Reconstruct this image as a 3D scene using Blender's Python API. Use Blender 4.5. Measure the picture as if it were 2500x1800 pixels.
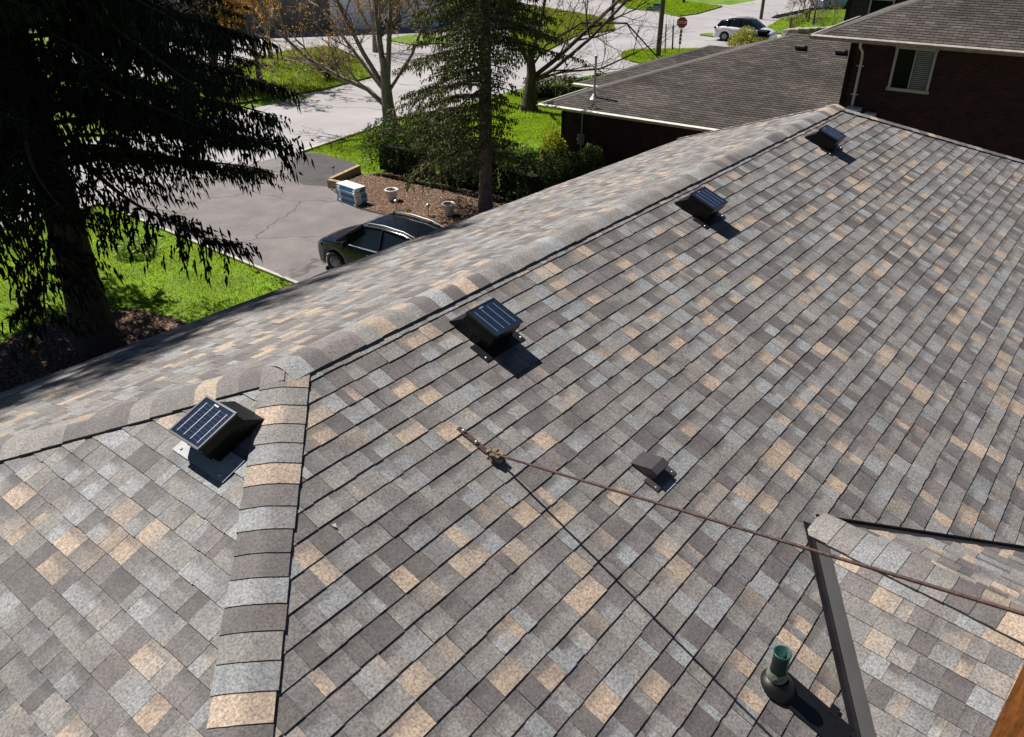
import bpy, math, random
import numpy as np
from mathutils import Vector, Matrix
R_ = math.radians
scene = bpy.context.scene
for o in list(bpy.data.objects): bpy.data.objects.remove(o)

# ---------------------------------------------------------------- camera
cam = bpy.data.cameras.new('camera'); camo = bpy.data.objects.new('camera', cam)
scene.collection.objects.link(camo); scene.camera = camo
cam.sensor_width = 36; cam.lens = 28.02; cam.clip_start = 0.05; cam.clip_end = 600
CAM = Vector((-2.498, -3.787, 2.481))
camo.matrix_world = Matrix.Translation(CAM) @ Matrix.Rotation(-0.899, 4, 'Z') @ Matrix.Rotation(1.0460, 4, 'X') @ Matrix.Rotation(0.005, 4, 'Z')

# ---------------------------------------------------------------- sky and sun
SUN_AZ, SUN_EL = 90.0, 56.0          # direction towards the sun, degrees from +x, and height
w = bpy.data.worlds.new('World'); scene.world = w; w.use_nodes = True
nt = w.node_tree; nt.nodes.clear()
sky = nt.nodes.new('ShaderNodeTexSky'); sky.sky_type = 'NISHITA'; sky.sun_disc = False
sky.sun_elevation = R_(SUN_EL); sky.sun_rotation = R_(90 - SUN_AZ); sky.altitude = 3000; sky.dust_density = .1; sky.air_density = .6
bg = nt.nodes.new('ShaderNodeBackground'); bg.inputs[1].default_value = 0.05
wo = nt.nodes.new('ShaderNodeOutputWorld')
nt.links.new(sky.outputs[0], bg.inputs[0]); nt.links.new(bg.outputs[0], wo.inputs[0])
sd = bpy.data.lights.new('sun', 'SUN'); sd.energy = 5.0; sd.angle = R_(0.5); sd.color = (1.0, 0.955, 0.88)
so = bpy.data.objects.new('sun', sd); scene.collection.objects.link(so)
sdir = Vector((math.cos(R_(SUN_AZ))*math.cos(R_(SUN_EL)), math.sin(R_(SUN_AZ))*math.cos(R_(SUN_EL)), math.sin(R_(SUN_EL))))
so.rotation_euler = sdir.to_track_quat('Z', 'Y').to_euler()
scene.view_settings.view_transform = 'Standard'; scene.view_settings.look = 'None'
scene.view_settings.exposure = 0.5; scene.view_settings.gamma = 1.0
scene.render.engine = 'CYCLES'
scene.cycles.max_bounces = 5; scene.cycles.transparent_max_bounces = 6

# ---------------------------------------------------------------- helpers
C = scene.collection
rng = np.random.default_rng(7); random.seed(7)
G = -6.8                              # ground level below the ridge of the near roof

def mat(name, col=(.5, .5, .5), rough=.8, attr=False, noise=None, bump=None, metal=0., spec=.5,
        coat=0., trans=0., sheen=0., noise2=None, coords='Object', alpha=1., crack=None):
    m = bpy.data.materials.new(name); m.use_nodes = True
    n = m.node_tree.nodes; l = m.node_tree.links; b = n['Principled BSDF']
    b.inputs['Roughness'].default_value = rough; b.inputs['Metallic'].default_value = metal
    b.inputs['Specular IOR Level'].default_value = spec
    b.inputs['Coat Weight'].default_value = coat; b.inputs['Coat Roughness'].default_value = .04
    if sheen: b.inputs['Sheen Weight'].default_value = sheen; b.inputs['Sheen Roughness'].default_value = .35
    if attr:
        a = n.new('ShaderNodeVertexColor'); a.layer_name = 'Col'; src = a.outputs[0]
    else:
        a = n.new('ShaderNodeRGB'); a.outputs[0].default_value = (*col, 1); src = a.outputs[0]
    tc = n.new('ShaderNodeTexCoord')
    for nz in (noise, noise2):
        if nz:
            sc, lo, hi, det = nz[:4]
            t = n.new('ShaderNodeTexNoise'); t.inputs['Scale'].default_value = sc; t.inputs['Detail'].default_value = det
            t.inputs['Roughness'].default_value = .65
            if len(nz) > 4:
                mp = n.new('ShaderNodeMapping'); mp.inputs['Scale'].default_value = nz[4]
                l.new(tc.outputs[coords], mp.inputs[0]); l.new(mp.outputs[0], t.inputs[0])
            else: l.new(tc.outputs[coords], t.inputs[0])
            mr = n.new('ShaderNodeMapRange'); mr.inputs['From Min'].default_value = .3; mr.inputs['From Max'].default_value = .7
            mr.inputs['To Min'].default_value = lo; mr.inputs['To Max'].default_value = hi
            l.new(t.outputs[0], mr.inputs[0])
            mx = n.new('ShaderNodeVectorMath'); mx.operation = 'SCALE'
            l.new(src, mx.inputs[0]); l.new(mr.outputs[0], mx.inputs['Scale']); src = mx.outputs[0]
    if crack:
        wn = n.new('ShaderNodeTexNoise'); wn.inputs['Scale'].default_value = .8; l.new(tc.outputs[coords], wn.inputs[0])
        ad = n.new('ShaderNodeMixRGB'); ad.inputs[0].default_value = .55; l.new(tc.outputs[coords], ad.inputs[1]); l.new(wn.outputs[1], ad.inputs[2])
        vo = n.new('ShaderNodeTexVoronoi'); vo.feature = 'DISTANCE_TO_EDGE'; vo.inputs['Scale'].default_value = crack; l.new(ad.outputs[0], vo.inputs[0])
        mr = n.new('ShaderNodeMapRange'); mr.inputs['From Max'].default_value = .012; mr.inputs['To Min'].default_value = .45; mr.inputs['To Max'].default_value = 1.
        l.new(vo.outputs[0], mr.inputs[0]); mx = n.new('ShaderNodeVectorMath'); mx.operation = 'SCALE'
        l.new(src, mx.inputs[0]); l.new(mr.outputs[0], mx.inputs['Scale']); src = mx.outputs[0]
    l.new(src, b.inputs['Base Color'])
    if bump:
        t = n.new('ShaderNodeTexNoise'); t.inputs['Scale'].default_value = bump[0]; t.inputs['Detail'].default_value = 3
        l.new(tc.outputs[coords], t.inputs[0])
        bp = n.new('ShaderNodeBump'); bp.inputs['Strength'].default_value = bump[1]; bp.inputs['Distance'].default_value = bump[2]
        l.new(t.outputs[0], bp.inputs['Height']); l.new(bp.outputs[0], b.inputs['Normal'])
    if trans:                                     # thin leaves let light through
        tr = n.new('ShaderNodeBsdfTranslucent'); l.new(src, tr.inputs[0])
        ms = n.new('ShaderNodeMixShader'); ms.inputs[0].default_value = trans
        l.new(b.outputs[0], ms.inputs[1]); l.new(tr.outputs[0], ms.inputs[2])
        l.new(ms.outputs[0], n['Material Output'].inputs[0])
    return m

def brick_mat(name, c1, c2, mortar, scale=1.0):
    m = bpy.data.materials.new(name); m.use_nodes = True
    n = m.node_tree.nodes; l = m.node_tree.links; b = n['Principled BSDF']; b.inputs['Roughness'].default_value = .9
    g = n.new('ShaderNodeNewGeometry'); sx = n.new('ShaderNodeSeparateXYZ'); l.new(g.outputs['Position'], sx.inputs[0])
    ad = n.new('ShaderNodeMath'); ad.operation = 'ADD'; l.new(sx.outputs[0], ad.inputs[0]); l.new(sx.outputs[1], ad.inputs[1])
    cb = n.new('ShaderNodeCombineXYZ'); l.new(ad.outputs[0], cb.inputs[0]); l.new(sx.outputs[2], cb.inputs[1])
    t = n.new('ShaderNodeTexBrick'); t.inputs['Color1'].default_value = (*c1, 1); t.inputs['Color2'].default_value = (*c2, 1)
    t.inputs['Mortar'].default_value = (*mortar, 1); t.inputs['Scale'].default_value = scale
    t.inputs['Brick Width'].default_value = .215; t.inputs['Row Height'].default_value = .072; t.inputs['Mortar Size'].default_value = .006
    l.new(cb.outputs[0], t.inputs[0])
    nz = n.new('ShaderNodeTexNoise'); nz.inputs['Scale'].default_value = 3; l.new(g.outputs['Position'], nz.inputs[0])
    mr = n.new('ShaderNodeMapRange'); mr.inputs['To Min'].default_value = .5; mr.inputs['To Max'].default_value = 1.5; l.new(nz.outputs[0], mr.inputs[0])
    mx = n.new('ShaderNodeVectorMath'); mx.operation = 'SCALE'; l.new(t.outputs[0], mx.inputs[0]); l.new(mr.outputs[0], mx.inputs['Scale'])
    l.new(mx.outputs[0], b.inputs['Base Color'])
    bp = n.new('ShaderNodeBump'); bp.inputs['Strength'].default_value = .6; bp.inputs['Distance'].default_value = .01; bp.invert = True
    l.new(t.outputs['Fac'], bp.inputs['Height']); l.new(bp.outputs[0], b.inputs['Normal'])
    return m

class MB:
    def __init__(s): s.v = []; s.f = []; s.c = []; s.sm = []
    def add(s, V, F, col=None, smooth=False):
        o = len(s.v); s.v += [tuple(map(float, p)) for p in V]; s.f += [tuple(i+o for i in f) for f in F]
        s.c += [col]*len(F); s.sm += [smooth]*len(F)
    def box(s, c, d, rz=0, col=None, M=None):
        x, y, z = d[0]/2, d[1]/2, d[2]/2
        V = [Vector((a*x, b*y, e*z)) for e in (-1, 1) for a, b in ((-1, -1), (1, -1), (1, 1), (-1, 1))]
        if M is None: M = Matrix.Rotation(rz, 4, 'Z')
        V = [M @ p + Vector(c) for p in V]
        s.add(V, [(0, 3, 2, 1), (4, 5, 6, 7), (0, 1, 5, 4), (1, 2, 6, 5), (2, 3, 7, 6), (3, 0, 4, 7)], col)
    def tube(s, pts, rad, n=8, col=None, cap=True):
        pts = [Vector(p) for p in pts]
        if not hasattr(rad, '__len__'): rad = [rad]*len(pts)
        V = []; up = None
        for i, p in enumerate(pts):
            d = (pts[min(i+1, len(pts)-1)] - pts[max(i-1, 0)])
            if d.length < 1e-9: d = Vector((0, 0, 1))
            d.normalize()
            if up is None: up = d.orthogonal().normalized()
            a = (up - d*up.dot(d))
            a = a.normalized() if a.length > 1e-6 else d.orthogonal().normalized()
            up = a; b = d.cross(a)
            V += [p + (a*math.cos(t) + b*math.sin(t))*rad[i] for t in [2*math.pi*k/n for k in range(n)]]
        F = [(i*n+k, i*n+(k+1) % n, (i+1)*n+(k+1) % n, (i+1)*n+k) for i in range(len(pts)-1) for k in range(n)]
        s.add(V, F, col, True)
        if cap:
            s.add(V[:n], [tuple(range(n))[::-1]], col); s.add(V[-n:], [tuple(range(n))], col)
    def lathe(s, prof, c, n=24, col=None, M=None):
        V = []
        for r, z in prof:
            V += [Vector((r*math.cos(2*math.pi*k/n), r*math.sin(2*math.pi*k/n), z)) for k in range(n)]
        if M: V = [M @ p for p in V]
        V = [p + Vector(c) for p in V]
        F = [(i*n+k, i*n+(k+1) % n, (i+1)*n+(k+1) % n, (i+1)*n+k) for i in range(len(prof)-1) for k in range(n)]
        s.add(V, F, col, True)
    def build(s, name, m, parent=None, loc=None):
        me = bpy.data.meshes.new(name)
        me.from_pydata(s.v, [], s.f); me.materials.append(m)
        me.polygons.foreach_set('use_smooth', s.sm)
        if any(c is not None for c in s.c):
            at = me.color_attributes.new('Col', 'FLOAT_COLOR', 'CORNER')
            arr = []
            for f, c in zip(s.f, s.c):
                if c is None: c = (.5, .5, .5)
                if hasattr(c[0], '__len__'): arr += [x for cc in c for x in (*cc, 1)]
                else: arr += [*c, 1]*len(f)
            at.data.foreach_set('color', np.array(arr, dtype=np.float32))
        me.update()
        o = bpy.data.objects.new(name, me); C.objects.link(o)
        if parent: o.parent = parent; o.matrix_parent_inverse = Matrix.Identity(4)
        if loc is not None: o.location = loc
        return o

def npmesh(name, V, F, cols, m, parent=None, smooth=False):
    """big meshes: V (n,3), F (k,3|4), cols (k,3) per face"""
    V = np.asarray(V, dtype=np.float32); F = np.asarray(F, dtype=np.int32); k = F.shape[1]
    me = bpy.data.meshes.new(name)
    me.vertices.add(len(V)); me.vertices.foreach_set('co', V.ravel())
    me.loops.add(F.size); me.loops.foreach_set('vertex_index', F.ravel())
    me.polygons.add(len(F)); me.polygons.foreach_set('loop_start', np.arange(0, F.size, k, dtype=np.int32))
    me.polygons.foreach_set('loop_total', np.full(len(F), k, dtype=np.int32))
    me.polygons.foreach_set('use_smooth', np.full(len(F), smooth))
    me.materials.append(m)
    if cols is not None:
        at = me.color_attributes.new('Col', 'FLOAT_COLOR', 'CORNER')
        a = np.ones((len(F), k, 4), dtype=np.float32); a[:, :, :3] = np.asarray(cols)[:, None, :]
        at.data.foreach_set('color', a.ravel())
    me.update(calc_edges=True)
    o = bpy.data.objects.new(name, me); C.objects.link(o)
    if parent: o.parent = parent
    return o

def tag(o, label=None, cat=None, group=None, kind=None):
    if label: o['label'] = label
    if cat: o['category'] = cat
    if group: o['group'] = group
    if kind: o['kind'] = kind
    return o
def empty(name, loc, rz=0, label=None, cat=None, group=None):
    o = bpy.data.objects.new(name, None); C.objects.link(o); o.location = loc; o.rotation_euler = (0, 0, rz)
    o.empty_display_size = .2
    return tag(o, label, cat, group)
def copy_tree(o, parent=None):
    c = o.copy(); C.objects.link(c)
    if parent: c.parent = parent
    for ch in [x for x in bpy.data.objects if x.parent == o]: copy_tree(ch, c)
    return c
def norm(a): a = np.asarray(a, float); return a/np.linalg.norm(a)

# ---------------------------------------------------------------- materials
M = {}
M['shingle'] = mat('asphalt_shingle', attr=True, rough=.8, noise=(75, .3, 1.7, 6), noise2=(7, .84, 1.16, 4), spec=1.0, bump=(220, .5, .004))
M['shingle_old'] = mat('old_shingle', attr=True, rough=.85, noise=(60, .75, 1.25, 3), noise2=(.55, .55, 1.35, 4, (1, .5, 1)), spec=.3)
M['deck'] = mat('roof_board', (.09, .08, .075), .9, noise=(5, .8, 1.2, 2))
M['flash'] = mat('dark_flashing', (.013, .012, .0135), .42, noise=(4, .6, 1.5, 5), noise2=(40, .85, 1.15, 3), spec=.3)
M['black'] = mat('black_metal', (.004, .004, .005), .38, noise=(20, .8, 1.3, 2), spec=.25)
M['brownvent'] = mat('brown_metal', (.085, .07, .075), .38, noise=(25, .85, 1.15, 3), metal=.3)
M['galv'] = mat('galvanised', (.42, .43, .45), .4, noise=(12, .8, 1.2, 3), metal=.8)
M['solar'] = mat('solar_glass', (.012, .022, .05), .12, noise=(60, .8, 1.2, 1), coat=.6)
M['silver'] = mat('silver_line', (.4, .44, .5), .45, metal=.2)
M['alu'] = mat('black_aluminium', (.035, .038, .045), .35, metal=.5)
M['rust'] = mat('rusty_steel', (.052, .024, .019), .75, noise=(60, .4, 1.9, 4), noise2=(14, .6, 1.5, 3), bump=(120, .5, .002))
M['clamp'] = mat('weathered_clamp', (.16, .12, .08), .85, noise=(70, .2, 1.9, 4), bump=(90, 1., .006))
M['green'] = mat('green_pipe', (.012, .055, .045), .4, noise=(14, .7, 1.35, 4))
M['sealant'] = mat('sealant', (.16, .17, .14), .7, noise=(60, .3, 1.6, 4), bump=(60, 1, .004))
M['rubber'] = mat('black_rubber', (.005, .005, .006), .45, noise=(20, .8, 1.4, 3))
M['stain'] = mat('stained_timber', (.55, .15, .028), .3, noise=(9, .45, 1.5, 5, (14, 14, 1)), noise2=(30, .8, 1.2, 3, (6, 6, 1)), bump=(40, .4, .003), coat=.3)
M['white'] = mat('white_paint', (.78, .77, .74), .35, noise=(3, .9, 1.08, 3))
M['gutterw'] = mat('cream_gutter', (.72, .68, .6), .35, noise=(4, .8, 1.1, 4))
M['gutterb'] = mat('weathered_gutter', (.4, .36, .32), .4, noise=(6, .6, 1.2, 4))
M['frame'] = mat('window_frame', (.5, .47, .4), .5, noise=(8, .85, 1.1, 3))
M['glass'] = mat('dark_glass', (.006, .007, .009), .12, spec=.12)
M['blind'] = mat('blind', (.33, .33, .33), .5, noise=(6, .4, 1.3, 4, (1, 1, 9)))
M['brick'] = brick_mat('red_brick', (.06, .016, .012), (.028, .01, .0085), (.06, .045, .042))
M['brickdark'] = brick_mat('dark_brick', (.035, .025, .028), (.02, .016, .02), (.09, .085, .09))
M['asphalt'] = mat('asphalt_road', (.33, .312, .318), .9, noise=(.35, .86, 1.12, 5), noise2=(30, .86, 1.14, 4), bump=(60, .3, .01), crack=.35)
M['drive'] = mat('driveway_asphalt', (.17, .152, .152), .88, noise=(.9, .8, 1.2, 6), noise2=(26, .8, 1.22, 4), bump=(50, .4, .01), crack=.55)
M['newasphalt'] = mat('fresh_asphalt', (.06, .055, .057), .85, noise=(1.2, .7, 1.4, 6), noise2=(30, .8, 1.2, 4), crack=.9)
M['concrete'] = mat('concrete', (.45, .42, .38), .85, noise=(2, .8, 1.15, 5), noise2=(30, .9, 1.1, 3))
M['grassbase'] = mat('grass_soil', (.11, .19, .006), .95, noise=(1.1, .55, 1.35, 6), noise2=(20, .6, 1.5, 4))
M['blade'] = mat('grass_blade', attr=True, rough=.55, trans=.45, spec=.3)
M['soil'] = mat('mulch_soil', (.075, .042, .027), .95, noise=(9, .5, 1.7, 5), bump=(14, .8, .05))
M['chip'] = mat('mulch_chip', attr=True, rough=.9)
M['leaf'] = mat('leaf', attr=True, rough=.5, trans=.4, spec=.4)
M['needle'] = mat('needle', attr=True, rough=.6, spec=.25, trans=.3)
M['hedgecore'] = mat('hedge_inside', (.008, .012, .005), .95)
M['bark'] = mat('bark', (.075, .052, .04), .95, noise=(9, .45, 1.7, 5, (1, 1, .25)), bump=(12, 1, .05))
M['barkgrey'] = mat('grey_bark', (.17, .135, .115), .95, noise=(12, .45, 1.6, 5, (1, 1, .35)), bump=(14, 1, .05))
M['barkpale'] = mat('pale_bark', (.2, .165, .135), .9, noise=(7, .4, 1.8, 4, (1, 1, .4)), bump=(12, .8, .03))
M['pole'] = mat('pole_wood', (.085, .062, .05), .9, noise=(6, .5, 1.5, 4, (1, 1, .15)))
M['fencewood'] = mat('fence_wood', (.17, .12, .055), .8, noise=(12, .6, 1.4, 3, (1, 1, .3)))
M['timber'] = mat('edging_timber', (.36, .27, .16), .85, noise=(6, .6, 1.3, 4))
M['stone'] = mat('wall_stone', (.36, .31, .25), .9, noise=(4, .5, 1.4, 5), bump=(8, .8, .03))
M['pot'] = mat('white_plastic', (.74, .75, .72), .45, noise=(8, .9, 1.05, 2))
M['potsoil'] = mat('potting_soil', (.03, .022, .017), .95, noise=(30, .5, 1.6, 3))
M['wrapw'] = mat('white_wrap', (.8, .8, .8), .3, noise=(7, .75, 1.1, 4), bump=(9, .6, .03))
M['wrapb'] = mat('blue_wrap', attr=True, rough=.3, noise=(9, .6, 1.3, 4), bump=(9, .5, .02))
M['signred'] = mat('sign_red', (.36, .01, .02), .4); M['signblue'] = mat('sign_blue', (.02, .09, .35), .4)
M['signwhite'] = mat('sign_white', (.8, .8, .8), .4); M['steel'] = mat('sign_steel', (.35, .36, .37), .4, metal=.7)
M['paintblack'] = mat('black_car_paint', (.004, .006, .011), .2, coat=.5, spec=.3)
M['paintwhite'] = mat('white_car_paint', (.78, .79, .82), .25, coat=1.0)
M['paintblue'] = mat('blue_car_paint', (.05, .11, .35), .22, coat=1.0)
M['carglass'] = mat('car_glass', (.008, .013, .015), .06, spec=.45, coat=.1)
M['tyre'] = mat('tyre_rubber', (.014, .014, .014), .8, noise=(30, .8, 1.2, 2)); M['rim'] = mat('alloy_rim', (.3, .31, .33), .3, metal=.8)
M['chrome'] = mat('chrome', (.75, .77, .8), .12, metal=1.); M['lens'] = mat('lamp_lens', (.6, .62, .55), .1, coat=.8)
M['redlens'] = mat('red_lens', (.25, .01, .01), .15, coat=.6); M['trim'] = mat('car_trim', (.02, .02, .02), .5)
M['door'] = mat('garage_door', (.8, .84, .92), .4, noise=(2, .85, 1.1, 3)); M['siding'] = mat('house_siding', (.16, .14, .13), .8, noise=(2, .8, 1.2, 3))
M['meter'] = mat('meter_grey', (.32, .34, .35), .5, noise=(20, .8, 1.1, 2))
M['litter'] = mat('plastic_scrap', (.75, .75, .78), .5)

# ---------------------------------------------------------------- shingles
def clip_poly(P, poly):
    out = P
    n = len(poly)
    for i in range(n):
        ax, ay = poly[i]; bx, by = poly[(i+1) % n]; inp = out; out = []
        if not inp: return []
        for j in range(len(inp)):
            p, q = inp[j], inp[(j+1) % len(inp)]
            sp = (bx-ax)*(p[1]-ay) - (by-ay)*(p[0]-ax); sq = (bx-ax)*(q[1]-ay) - (by-ay)*(q[0]-ax)
            if sp >= 0: out.append(p)
            if (sp >= 0) != (sq >= 0):
                t = sp/(sp-sq); out.append((p[0]+t*(q[0]-p[0]), p[1]+t*(q[1]-p[1])))
    return out
def inside(p, poly):
    n = len(poly)
    return all((poly[(i+1) % n][0]-poly[i][0])*(p[1]-poly[i][1]) - (poly[(i+1) % n][1]-poly[i][1])*(p[0]-poly[i][0]) >= 0 for i in range(n))

PAL = [((.32, .243, .182), .12), ((.203, .208, .216), .18), ((.178, .164, .155), .34), ((.086, .074, .073), .18), ((.13, .114, .112), .18)]
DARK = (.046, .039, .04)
def pick():
    r = random.random(); a = 0
    for c, p in PAL:
        a += p
        if r < a: break
    k = random.uniform(.86, 1.13)
    return tuple(x*k for x in c)
def mixc(a, b, t): return tuple(x*(1-t)+y*t for x, y in zip(a, b))

def shingle_field(name, O, U, V, poly, s0, e=.143, parent=None, style='lam', th=.0085, lift=0., seed=1, m=None, wmul=1.):
    """O origin, U along the courses, V down the slope, poly convex counter-clockwise in (u,v)"""
    random.seed(seed)
    O, U, V = Vector(O), Vector(U).normalized(), Vector(V).normalized(); N = U.cross(V)
    if N.z < 0: N = -N
    mb = MB()
    area = sum(poly[i][0]*poly[(i+1) % len(poly)][1]-poly[(i+1) % len(poly)][0]*poly[i][1] for i in range(len(poly)))
    if area < 0: poly = poly[::-1]
    u0, u1 = min(p[0] for p in poly)-.3, max(p[0] for p in poly)+.3
    v1 = max(p[1] for p in poly); vmin = min(p[1] for p in poly)
    k = -1 + int(math.floor((vmin-s0)/e))
    while s0 + k*e < v1:
        va, vb = s0+k*e, s0+(k+1)*e; k += 1
        u = u0 - random.random()*.3; prev = None; row = random.Random(seed*1000+k)
        if style == 'tab': u = u0 - (.15 if k % 2 else 0) - .02*row.random()
        left = random.uniform(.9, 1.0)
        while u < u1:
            if style == 'tab': wd = .305*wmul; gap = .011
            else:
                wd = random.choice((.07, .09, .12, .13, .15, .17, .18, .2, .22))*.84*wmul*random.uniform(.88, 1.12); gap = .0014
                left -= wd
                if left < 0: left = random.uniform(.85, 1.0); gap = .0035
            ua, ub = u, u+wd-gap; u += wd
            if style == 'tab':
                kk = row.uniform(.72, 1.28); col = (.068*kk, .057*kk, .052*kk)
                if row.random() < .15: col = tuple(x*1.3 for x in col)
                tt = th
            else:
                col = pick(); tt = th*(1.0 if random.random() < .55 else .72)
            jb = random.uniform(-.0035, .0035) if style != 'tab' else random.uniform(-.001, .001)
            rows = [(va-.004, vb+jb)]; cols = [(col, col)]
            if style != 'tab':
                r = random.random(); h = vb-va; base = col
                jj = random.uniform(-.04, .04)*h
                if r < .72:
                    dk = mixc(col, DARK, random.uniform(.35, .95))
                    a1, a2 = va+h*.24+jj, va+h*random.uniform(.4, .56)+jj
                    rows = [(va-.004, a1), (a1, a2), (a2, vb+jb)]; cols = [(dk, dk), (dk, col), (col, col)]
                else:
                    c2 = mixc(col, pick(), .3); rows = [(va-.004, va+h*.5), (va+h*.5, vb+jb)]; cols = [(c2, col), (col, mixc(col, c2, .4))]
            q = [(ua, rows[0][0]), (ub, rows[0][0]), (ub, vb+jb), (ua, vb+jb)]
            ins = all(inside(p, poly) for p in q)
            if not ins:
                q = clip_poly(q, poly)
                if len(q) < 3: continue
                P = [O+U*p[0]+V*p[1]+N*(lift+.0008+tt*max(0, min(1, (p[1]-va)/e))) for p in q]
                n = len(P); D = [p-N*(tt+.006) for p in P]
                mb.add(P+D, [tuple(range(n))]+[(i, i+n, (i+1) % n+n, (i+1) % n) for i in range(n)], mixc(col, DARK, .15) if style != 'tab' else col)
                continue
            sidec = pick() if random.random() < .6 and style != 'tab' else col
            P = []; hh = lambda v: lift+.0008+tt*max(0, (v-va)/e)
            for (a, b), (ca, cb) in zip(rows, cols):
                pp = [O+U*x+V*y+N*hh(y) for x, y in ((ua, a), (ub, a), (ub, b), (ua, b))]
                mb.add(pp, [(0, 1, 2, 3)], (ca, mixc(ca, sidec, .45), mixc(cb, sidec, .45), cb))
            pp = [O+U*x+V*y+N*hh(y) for x, y in q]; D = [p-N*(tt+.004) for p in pp]
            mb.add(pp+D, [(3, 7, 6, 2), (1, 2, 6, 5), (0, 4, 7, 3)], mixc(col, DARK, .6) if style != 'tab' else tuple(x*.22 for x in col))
    # make upward facing
    return mb.build(name, m or M['shingle'], parent)

def cap_run(name, P0, d, k1, k2, length, parent=None, half=.15, e=.143, th=.0055, seed=3, r=.07, old=False, first=None, m=None, lift=.0085):
    """bent cap shingles laid one over the next along a ridge or hip; d runs downhill"""
    random.seed(seed); P0 = Vector(P0); d = Vector(d).normalized(); k1 = Vector(k1).normalized(); k2 = Vector(k2).normalized()
    n = -(k1+k2); n = (n - d*n.dot(d)).normalized()
    if n.z < 0: n = -n
    side = (k2-k1).normalized(); cth = abs(k2.dot(side)); sth = math.sqrt(max(0, 1-cth*cth))
    mb = MB(); xs = [-1, -.72, -.48, -.3, -.15, 0, .15, .3, .48, .72, 1]
    i = 0; t = -.02
    while t < length:
        col = pick() if not old else tuple(x*random.uniform(.9, 1.25) for x in (.085, .072, .065))
        col2 = mixc(col, pick(), .7 if random.random() < .5 else .1) if not old else col
        a, b = t, t+e*random.uniform(.97, 1.03)+.012
        t = b-.012
        W = half*random.uniform(.96, 1.03)
        ring = []
        for (q, h, ww) in ((a, lift, W), (b, lift+th, W*1.01), (b, lift+.001, W*1.01)):
            L = []
            for x in xs:
                s_ = abs(x)*ww; rr_ = r*.65
                base = P0 + d*q + side*(x*ww*cth) - n*(sth*(math.sqrt(s_*s_+rr_*rr_)-rr_*.9)) + n*h
                L.append(base + d*(.004*math.cos(3*x)+random.uniform(-.0012, .0012) if q == b else 0))
            ring += L
        m_ = len(xs)
        F = [(j, j+1, m_+j+1, m_+j) for j in range(m_-1)]
        cc = []
        for j in range(m_-1):
            f = (j/(m_-1))
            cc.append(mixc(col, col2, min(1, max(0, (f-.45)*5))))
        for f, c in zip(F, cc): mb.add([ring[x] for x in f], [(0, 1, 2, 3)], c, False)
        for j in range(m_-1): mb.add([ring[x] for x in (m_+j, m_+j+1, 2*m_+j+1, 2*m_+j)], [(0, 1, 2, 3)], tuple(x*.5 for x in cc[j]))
        # long edges, thickness down to the roof
        for x in (0, m_-1):
            A, B = ring[x], ring[m_+x]
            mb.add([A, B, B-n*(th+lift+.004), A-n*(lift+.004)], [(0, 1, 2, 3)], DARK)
        i += 1
    return mb.build(name, m or (M['shingle_old'] if old else M['shingle']), parent)

# ---------------------------------------------------------------- near house
L = 9.741; TP = math.tan(R_(21.0)); cp, sp = math.cos(R_(21)), math.sin(R_(21))
YB = 6.5; XE = 4.1
T3 = math.tan(R_(20.7)); c3, s3 = math.cos(R_(20.7)), math.sin(R_(20.7))
house = empty('house', (4, -1, G), 0, 'near house under a wide new hip roof of tan, grey and brown laminated shingles', 'house')
HI = Vector((4, -1, G))
def hb(mb, name, m, parent): # parts given in world coordinates under an Empty
    o = mb.build(name, m, parent)
    if parent is house or parent.get('_w'): pass
    o.matrix_parent_inverse = Matrix.Identity(4)
    return o
class W:      # attach world-space meshes below a root: shift the mesh so that its parent's place is taken out
    @staticmethod
    def fix(o, origin):
        me = o.data; n = len(me.vertices); a = np.empty(n*3, dtype=np.float32); me.vertices.foreach_get('co', a)
        a = a.reshape(-1, 3)-np.array(origin, dtype=np.float32); me.vertices.foreach_set('co', a.ravel()); me.update(); return o
corner3 = (10.43, 2.66)
e3 = [(-XE, 4.2), corner3]
roof = MB()
def pl1(x, y): return (x, y, y*TP-.02)
def pl3(x, y): return (x, y, -y*T3-.02)
def pl2(x, y): return (x, y, x*TP-.02)
O0 = (0, 0, -.02); K0 = (L, 0, -.02)
Pb = [pl1(-XE, -YB), pl1(L+YB, -YB), pl2(-XE, -XE), pl3(-XE, 4.2), pl3(*corner3)]
roof.add([O0, K0, Pb[1], Pb[0], Pb[2]], [(4, 3, 2, 1, 0)])
roof.add([O0, K0, Pb[4], Pb[3]], [(0, 1, 2, 3)])
roof.add([O0, Pb[2], Pb[3]], [(0, 2, 1)])
roof.add([K0, Pb[1], Pb[4]], [(0, 1, 2)])
ring = [Pb[0], Pb[1], Pb[4], Pb[3], Pb[2]]
for i in range(5):                                   # fascia board round the eaves
    a, b = Vector(ring[i]), Vector(ring[(i+1) % 5]); dz = Vector((0, 0, .19))
    roof.add([a, b, b-dz, a-dz], [(0, 1, 2, 3)])
roofo = W.fix(roof.build('roof', M['deck'], house), HI)
def sub(o): return W.fix(o, HI)
sub(shingle_field('shingle_slope', (0, 0, 0), (1, 0, 0), (0, -cp, -sp),
    [(0, 0), (L, 0), (L+YB, YB/cp), (-XE, YB/cp), (-XE, XE/cp)], .049, parent=roofo, seed=11))['label'] = 'broad slope carrying the vents, the anchor and the rod'
sub(shingle_field('shingle_slope', (0, 0, 0), (0, -1, 0), (-cp, 0, -sp),
    [(0, 0), (XE, XE/cp), (-4.2, XE/cp)], .299-3*.143+.143, parent=roofo, seed=12))['label'] = 'triangular hip end slope at the lower left'
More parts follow.
